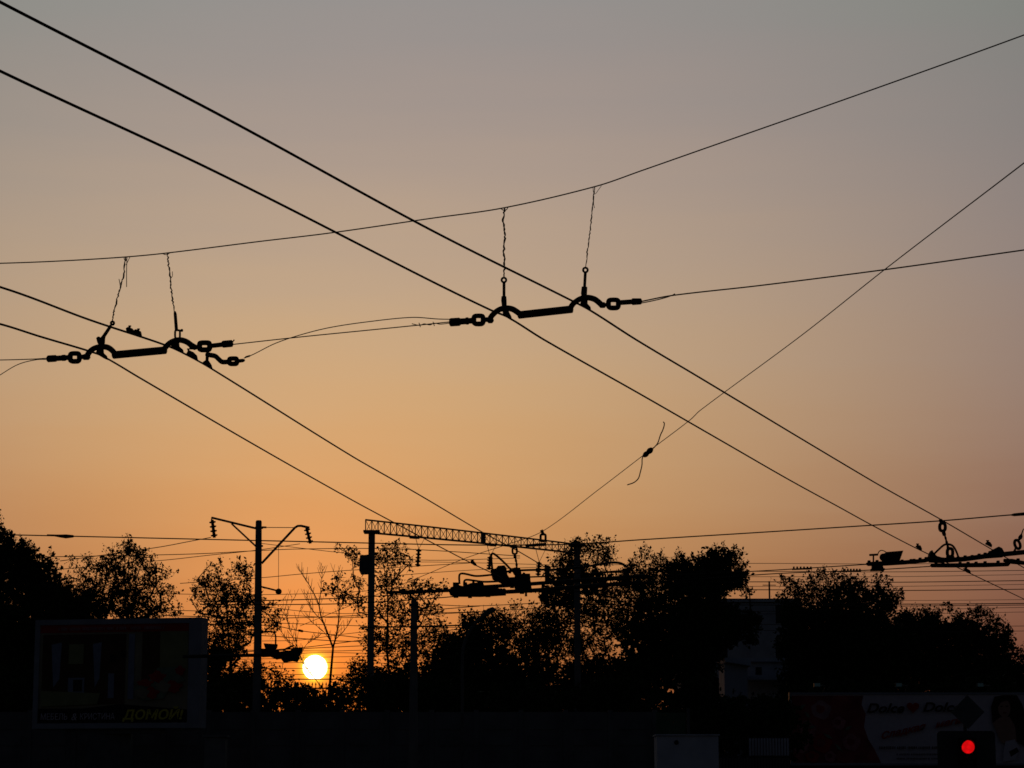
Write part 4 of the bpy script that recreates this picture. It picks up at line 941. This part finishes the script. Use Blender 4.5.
D2 = 125; mb.prism([at(720, 659.6, D2), at(747, 660.6, D2), at(747, 668, D2), at(722, 664, D2)], Vector((0, 4, 0)))
s = thing('shed', at(733, 720, D2) * 1.0, 'small shed with pale sloping roof beside the low house', 'building'); s.location.z = BANK
mb.build('roof', M['roof'], s)
mb = MB(); mb.span(at(722, 700, D2).x, at(745, 700, D2).x, D2 - 1.6, D2 + 1.6, BANK - .2, zz(666, D2)); mb.build('wall', M['plaster'], s)

# ------------------------------------------------------------------ billboards
def text_mesh(s, size, M4, mat_, name, parent, shear=0.0, thick=0.0, width=None):
    cu = bpy.data.curves.new(name, 'FONT'); cu.body = s; cu.size = size; cu.shear = shear; cu.offset = thick; cu.extrude = .004; cu.align_x = 'LEFT'
    o = bpy.data.objects.new(name + '_tmp', cu); COL.objects.link(o)
    dg = bpy.context.evaluated_depsgraph_get(); me = bpy.data.meshes.new_from_object(o.evaluated_get(dg))
    COL.objects.unlink(o); bpy.data.objects.remove(o)
    xs_ = [v.co.x for v in me.vertices]; w = max(xs_) - min(xs_); k = (width / w) if width else 1.0; mn = min(xs_)
    off = wloc(parent)
    for v in me.vertices:
        v.co = M4((v.co.x - mn) * k, v.co.y, v.co.z) - off
    me.materials.clear(); me.materials.append(mat_); me.name = name
    q = bpy.data.objects.new(name, me); COL.objects.link(q); q.parent = parent
    return q

class Board:
    """front face of a board: origin at the lower left corner"""
    def __init__(s, org, yaw): s.o = org; s.r = Vector((math.cos(yaw), math.sin(yaw), 0)); s.n = Vector((math.sin(yaw), -math.cos(yaw), 0)); s.k = 0
    def pt(s, x, y, z): return s.o + s.r * x + Vector((0, 0, y)) + s.n * z
    def rect(s, mb, x0, x1, y0, y1, z0, z1): return mb.prism([s.pt(x0, y0, (z0+z1)/2), s.pt(x1, y0, (z0+z1)/2), s.pt(x1, y1, (z0+z1)/2), s.pt(x0, y1, (z0+z1)/2)], s.n * (z1 - z0))
    def patch(s, parent, name, pts, mat_, z=None):
        s.k += 1; z = z or (.012 + .004 * s.k)
        mb = MB(); mb.prism([s.pt(x, y, z) for x, y in pts], s.n * .003); return mb.build(name, M[mat_], parent)
    def oval(s, cx, cy, rx, ry, n=18, wob=0.0): return [(cx + rx*math.cos(2*math.pi*k/n)*(1+wob*math.sin(k*2.3)), cy + ry*math.sin(2*math.pi*k/n)*(1+wob*math.cos(k*1.7))) for k in range(n)]

# left billboard: 33..207 x 620..729
D = 72; yaw = -math.radians(12)
bl = at(32.5, 729, D + .55); W_, H_ = 5.24, 3.24
B = Board(bl, yaw)
t = thing('billboard', Vector((B.pt(W_/2, 0, -.3).x, B.pt(W_/2, 0, -.3).y, ground_z(72))), 'large grey framed billboard with furniture advert and yellow lettering, left of the sun', 'billboard', 'billboards')
mb = MB(); B.rect(mb, 0, W_, 0, H_, -.55, -.005); mb.build('case', M['frame'], t)
mb = MB(); e = .16
B.rect(mb, .0, W_, H_ - e, H_, 0, .05); B.rect(mb, .0, W_, 0, e, 0, .05); B.rect(mb, 0, e, e + .002, H_ - e - .002, 0, .05); B.rect(mb, W_ - e - .22, W_, e + .002, H_ - e - .002, 0, .05); mb.build('frame', M['frame'], t)
pw0, pw1, ph0, ph1 = e, W_ - e - .22, e, H_ - e
mb = MB(); B.rect(mb, pw0, pw1, ph0, ph1, -.003, .008); post = mb.build('poster', M['p_beige'], t)
X = lambda f: pw0 + (pw1 - pw0) * f
Y = lambda f: ph0 + (ph1 - ph0) * f
R4 = lambda a, b, c, d: [(X(a), Y(c)), (X(b), Y(c)), (X(b), Y(d)), (X(a), Y(d))]
B.patch(post, 'red_header', R4(0, 1, .92, 1), 'p_red')
B.patch(post, 'black_footer', [(X(0), Y(0)), (X(1), Y(0)), (X(1), Y(.13)), (X(.55), Y(.19)), (X(.3), Y(.15)), (X(0), Y(.15))], 'p_black')
B.patch(post, 'room_picture', R4(.02, .58, .19, .90), 'p_brown')
B.patch(post, 'doorway_picture', R4(.69, .81, .32, .92), 'p_brown')
B.patch(post, 'white_column', R4(.60, .64, .24, .90), 'p_blue')
B.patch(post, 'wall_panel', R4(.81, .995, .50, .92), 'p_olive')
for a, b in ((.08, .15), (.36, .42)): B.patch(post, 'curtain', [(X(a), Y(.8)), (X(b), Y(.82)), (X(b - .01), Y(.45)), (X(a + .02), Y(.36))], 'p_blue')
B.patch(post, 'cabinet', R4(.20, .31, .30, .46), 'p_blue'); B.patch(post, 'cabinet_door', R4(.235, .295, .32, .44), 'p_black')
B.patch(post, 'picture_frame', R4(.20, .30, .60, .80), 'p_olive'); B.patch(post, 'lamp', R4(.47, .51, .25, .50), 'p_blue')
B.patch(post, 'small_picture', R4(.48, .515, .62, .69), 'p_black'); B.patch(post, 'small_picture', R4(.55, .585, .66, .73), 'p_black')
B.patch(post, 'floor_picture', [(X(.02), Y(.17)), (X(.40), Y(.19)), (X(.42), Y(.30)), (X(.02), Y(.33))], 'p_olive')
B.patch(post, 'flower_picture', [(X(.64), Y(.35)), (X(.74), Y(.42)), (X(.80), Y(.55)), (X(.92), Y(.56)), (X(.98), Y(.42)), (X(.90), Y(.38)), (X(.84), Y(.24)), (X(.70), Y(.22))], 'p_leaf')
for cx, cy, rx, ry in ((.80, .46, .05, .05), (.90, .36, .06, .05), (.72, .40, .05, .03), (.95, .52, .03, .04), (.76, .30, .05, .05)): B.patch(post, 'ribbon_picture', B.oval(X(cx), Y(cy), rx * W_, ry * H_, 14, .25), 'p_red')
for cx, cy in ((.84, .36), (.70, .30)): B.patch(post, 'petal_picture', B.oval(X(cx), Y(cy), .045 * W_, .05 * H_, 14, .2), 'p_beige')
zt_ = .012 + .004 * (B.k + 2)
text_mesh('МЕБЕЛЬ', .26, lambda x, y, z: B.pt(X(.03) + x, Y(.035) + y, zt_ + z), M['p_white'], 'lettering', post, 0, 0, .95*.88)
text_mesh('&', .30, lambda x, y, z: B.pt(X(.235) + x, Y(.03) + y, zt_ + z), M['p_white'], 'lettering', post, .2)
text_mesh('КРИСТИНА', .26, lambda x, y, z: B.pt(X(.295) + x, Y(.035) + y, zt_ + z), M['p_white'], 'lettering', post, 0, 0, 1.08)
text_mesh('ДОМОЙ!', .38, lambda x, y, z: B.pt(X(.575) + x, Y(.035) + y, zt_ + z), M['p_yellow'], 'lettering', post, .2, .012, 1.9)
mb = MB(); xx = .13
while xx < .84:                                              # small unreadable line of letters in the red header
    w = random.uniform(.006, .012)
    if random.random() > .14: mb.prism([B.pt(X(xx), Y(.94), zt_), B.pt(X(xx + w * .6), Y(.94), zt_), B.pt(X(xx + w * .6), Y(.94) + random.choice((.08, .10, .10)), zt_), B.pt(X(xx), Y(.94) + .09, zt_)], B.n * .003)
    xx += w
mb.build('small_print', M['p_pink'], post)
c0 = B.pt(1.9, 0, -.28)
mb = MB(); c1 = B.pt(2.55, 0, -.28); mb.box(((c0.x + c1.x) / 2 + .1, c0.y, (ground_z(72) - .2 + bl.z - .15) / 2), .65, .2, (bl.z - .15 - ground_z(72) + .2) / 2); mb.build('pedestal', M['steel'], t)
mb = MB(); B.rect(mb, 1.0, 4.0, -.15, -.003, -.45, -.1); mb.build('support_beam', M['steel'], t)

D = 70; p = at(214.5, 760, D)
mb = MB(); mb.span(p.x - .3, p.x + .3, D, D + .5, ground_z(D) - .2, zz(737, D)); mb.span(p.x - .36, p.x + .36, D - .06, D + .56, zz(737, D) + .002, zz(735, D))
tag(mb.build('gate_pillar', M['concrete'], loc=(p.x, D, ground_z(D))), 'squat dark concrete pillar right of the furniture billboard foot', 'pillar')

# right billboard: from x=790, y 693..766
D = 100; bl = at(790.5, 765.6, D); W_, H_ = 12.2, 2.98
B = Board(bl, 0)
t = thing('billboard', Vector((bl.x + W_/2, D + .2, BANK)), 'very long low billboard with roses, a heart and a dark haired woman, at right edge', 'billboard', 'billboards')
mb = MB(); B.rect(mb, 0, W_, 0, H_, -.3, -.005); mb.build('case', M['steel'], t)
e = .09; mb = MB(); B.rect(mb, 0, W_, H_ - e, H_, 0, .05); B.rect(mb, 0, W_, 0, e, 0, .05); B.rect(mb, 0, e, e + .002, H_ - e - .002, 0, .05); B.rect(mb, W_ - e, W_, e + .002, H_ - e - .002, 0, .05); mb.build('frame', M['frame'], t)
mb = MB(); B.rect(mb, e, W_ - e, e, H_ - e, -.003, .008); post = mb.build('poster', M['p_white'], t)
BX = lambda px: (px - 790.5) * mpp(D) * 1.0
BY = lambda py: (765.6 - py) * mpp(D) * 1.0
PX = lambda pts: [(BX(x), BY(y)) for x, y in pts]
B.patch(post, 'red_ground', PX([(793, 763), (880, 763), (874, 750), (868, 740), (864, 728), (866, 715), (862, 706), (864, 697), (793, 697)]), 'p_dred')
rz = random.Random(3)
for (x, y, r, m_) in ((797, 716, 8, 'p_dred'), (822, 711, 10, 'p_pink'), (808, 730, 9, 'p_rose'), (839, 724, 7, 'p_rose'), (800, 744, 10, 'p_rose'), (822, 744, 10, 'p_red'), (851, 743, 9, 'p_rose'), (842, 756, 8, 'p_dred'), (812, 757, 7, 'p_red'), (830, 757, 6, 'p_rose')):
    B.patch(post, 'rose_picture', B.oval(BX(x), BY(y), r * mpp(D), min(r, 765 - y - 2) * mpp(D) * .9, 14, .12), m_)
    B.patch(post, 'rose_heart', B.oval(BX(x - 1), BY(y - 1), r * .45 * mpp(D), min(r, 765 - y - 2) * .4 * mpp(D), 10, .2), 'p_dred')
for (x, y, a, l) in ((803, 708, .6, 9), (808, 716, -.9, 8), (828, 737, -.5, 11), (838, 748, -.8, 12), (812, 728, .2, 8), (848, 729, .5, 9)):
    ca, sa = math.cos(a), math.sin(a); B.patch(post, 'leaf_picture', PX([(x - ca*l/2, y + sa*l/2), (x - sa*1.6, y - ca*1.6), (x + ca*l/2, y - sa*l/2), (x + sa*1.6, y + ca*1.6)]), 'p_leaf')
# woman at right: hair, face, shoulders, pale dress
B.patch(post, 'hair_picture', PX([(991, 724), (990, 708), (994, 698), (1003, 696.6), (1016, 696.8), (1021, 706), (1026, 724), (1030, 745), (1024, 748), (1014, 742), (1012, 724), (998, 728)]), 'p_hair')
B.patch(post, 'face_picture', B.oval(BX(1003), BY(709.5), 6.2 * mpp(D), 9 * mpp(D), 18), 'p_skin')
B.patch(post, 'hair_picture', PX([(995, 706), (999, 699), (1006, 698), (1010, 703), (1006, 702), (1000, 703.6), (997, 708)]), 'p_hair')
for x in (1000.4, 1005.6): B.patch(post, 'eye_picture', B.oval(BX(x), BY(707.6), 1.3 * mpp(D), .6 * mpp(D), 8), 'p_black')
B.patch(post, 'lips_picture', B.oval(BX(1003.2), BY(714), 2 * mpp(D), .8 * mpp(D), 8), 'p_dred')
B.patch(post, 'shoulder_picture', PX([(991, 724), (999, 718), (1008, 718), (1013, 728), (1014, 742), (1008, 748), (998, 742)]), 'p_skin')
B.patch(post, 'dress_picture', PX([(1003, 742), (1012, 740), (1017, 748), (1012, 760), (1000, 762), (1001, 750)]), 'p_white')
B.patch(post, 'dress_shadow_picture', PX([(1006, 752), (1014, 748), (1016, 752), (1008, 757)]), 'p_hair')
z2 = .012 + .004 * (B.k + 2)
tx = lambda px, py, rot=0: (lambda x, y, z: B.pt(BX(px) + x * math.cos(rot) - y * math.sin(rot), BY(py) + y * math.cos(rot) + x * math.sin(rot), z2 + z))
text_mesh('Dolce', .52, tx(866.5, 713.6), M['p_hair'], 'lettering', post, .35, .014, 37.5 * mpp(D))
text_mesh('Dolce', .52, tx(922, 712.6), M['p_hair'], 'lettering', post, .35, .014, 38 * mpp(D))
text_mesh('Сладкая', .36, tx(881, 739.6, .22), M['p_red'], 'lettering', post, .45, .012, 46 * mpp(D))
text_mesh('магия', .34, tx(934, 728.6, .18), M['p_red'], 'lettering', post, .45, .012, 34 * mpp(D))
hc = (912.5, 708.5); hp = []
for k in range(28):
    a = 2 * math.pi * k / 28; hp.append((BX(hc[0]) + .017 * 16 * math.sin(a)**3 * .95, BY(hc[1]) + .0155 * (13*math.cos(a) - 5*math.cos(2*a) - 2*math.cos(3*a) - math.cos(4*a))))
B.patch(post, 'heart', hp, 'p_red')
mb = MB()
for (xs0, xs1, yb, h) in ((878, 936, 749.4, 2.6), (895, 936, 755.4, 1.6), (895, 936, 759.6, 1.6)):
    xx = xs0
    while xx < xs1:
        w = random.uniform(1.0, 1.9)
        if random.random() > .14: mb.prism([B.pt(BX(xx), BY(yb), z2), B.pt(BX(xx + w * .62), BY(yb), z2), B.pt(BX(xx + w * .62), BY(yb - h), z2), B.pt(BX(xx), BY(yb - h * .9), z2)], B.n * .003)
        xx += w
mb.build('small_print', M['p_brown'], post)
for px in (817, 898.5, 980):
    mb = MB(); a = B.pt(BX(px + 8), H_, -.1); b = at(px, 685, D - 1.2)
    mb.tube([a, a + Vector((0, -.5, .25)), b], .025, 6); la = mb.build('lamp_arm', M['steel'], t)
    mb = MB(); mb.box(b, .13, .12, .08); lh = mb.build('floodlight', M['steel'], la)
    mb = MB(); mb.box(b + Vector((0, -.125, 0)), .115, .004, .07); mb.build('floodlight_glass', M['lampglass'], la)
mb = MB()
for q in (1.2, 4.4, 7.8, 11): c = B.pt(q, 0, -.2); mb = MB(); mb.span(c.x - .1, c.x + .1, c.y - .1, c.y + .1, BANK - .2, bl.z - .003); mb.build('leg', M['steel'], t)

# ------------------------------------------------------------------ traffic light and priority sign
D = 101.2; mb = MB(); mb.span(at(690, 760, D).x, at(1100, 760, D).x, D, D + .2, BANK - .2, zz(762, D)); mb.span(at(690, 760, D).x, at(1100, 760, D).x, D - .04, D + .24, zz(762, D) + .002, zz(760.6, D))
tag(mb.build('low_wall', M['wall'], loc=(at(890, 760, D).x, D, BANK)), 'low dark wall running behind the long rose billboard at the bottom edge', 'wall')
D = 55; q = mpp(D); c = at(967, 747, D)
t = thing('traffic_light', (c.x, D, 0), 'traffic light with glowing red lamp on a wide dark backing board', 'traffic light')
mb = MB(); xl, xr = at(938, 747, D).x, at(996, 747, D).x; zt, zb = zz(730.8, D), zz(797, D); r_ = .09; pts = []
for (cx, cz, a0) in ((xr - r_, zt - r_, 0), (xl + r_, zt - r_, 90), (xl + r_, zb + r_, 180), (xr - r_, zb + r_, 270)):
    for k in range(5): a = math.radians(a0 + k * 22.5); pts.append(Vector((cx + r_ * math.cos(a), D + .08, cz + r_ * math.sin(a))))
mb.prism(pts, Vector((0, .03, 0))); mb.build('backing_board', M['board'], t)
mb = MB(); mb.span(at(958.6, 747, D).x, at(975.2, 747, D).x, D - .12, D + .06, zz(790, D), zz(738, D)); hs = mb.build('housing', M['black'], t)
for k, m_ in enumerate(('redlamp', 'glass', 'glass')):
    cc = c + Vector((0, -.12, -k * .37))
    mb = MB(); mb.lathe(cc + Vector((0, -.035, 0)), cc + Vector((0, -.002, 0)), [(0, .02), (.15, .08), (.5, .125), (1, .148)], 24); mb.build('lens', M[m_], hs, smooth=True)
    mb = MB(); n = 14                                                   # visor: open half hood
    for k2 in range(n + 1):
        a = math.radians(-15 + 210 * k2 / n)
        for (rr, yy) in ((.158, 0), (.158, -.19 * max(.12, math.sin(max(0, min(math.pi, a)))) - .03), (.15, -.19 * max(.12, math.sin(max(0, min(math.pi, a)))) - .03), (.15, 0)): mb.v.append(cc + Vector((rr * math.cos(a), yy, rr * math.sin(a))))
    for k2 in range(n):
        for s in range(4): a = k2 * 4; mb.f.append((a + s, a + (s + 1) % 4, a + 4 + (s + 1) % 4, a + 4 + s))
    mb.build('visor', M['black'], hs)
mb = MB(); mb.tube([Vector((c.x, D + .16, -.1)), Vector((c.x, D + .16, zz(700, D)))], .04, 8); mb.build('post', M['steel'], t)
s = thing('diamond_sign', (c.x, D, zz(712, D)), 'dark diamond shaped road sign just above the red traffic light', 'road sign')
cd = at(967.6, 712, D); rr = 17 * q; mb = MB(); pts = []
for k in range(4):
    a = math.radians(90 * k); a2 = Vector((math.cos(a), 0, math.sin(a))); b2 = Vector((-math.sin(a), 0, math.cos(a)))
    for w in (-.08, 0, .08): pts.append(cd + a2 * (rr * (1 - abs(w) - .02)) + b2 * (rr * w))
mb.prism(pts, Vector((0, .02, 0))); mb.build('plate', M['steel'], s)
mb = MB(); mb.span(cd.x - .1, cd.x + .1, D + .012, D + .11, cd.z - .03, cd.z + .03); mb.build('bracket', M['steel'], s)
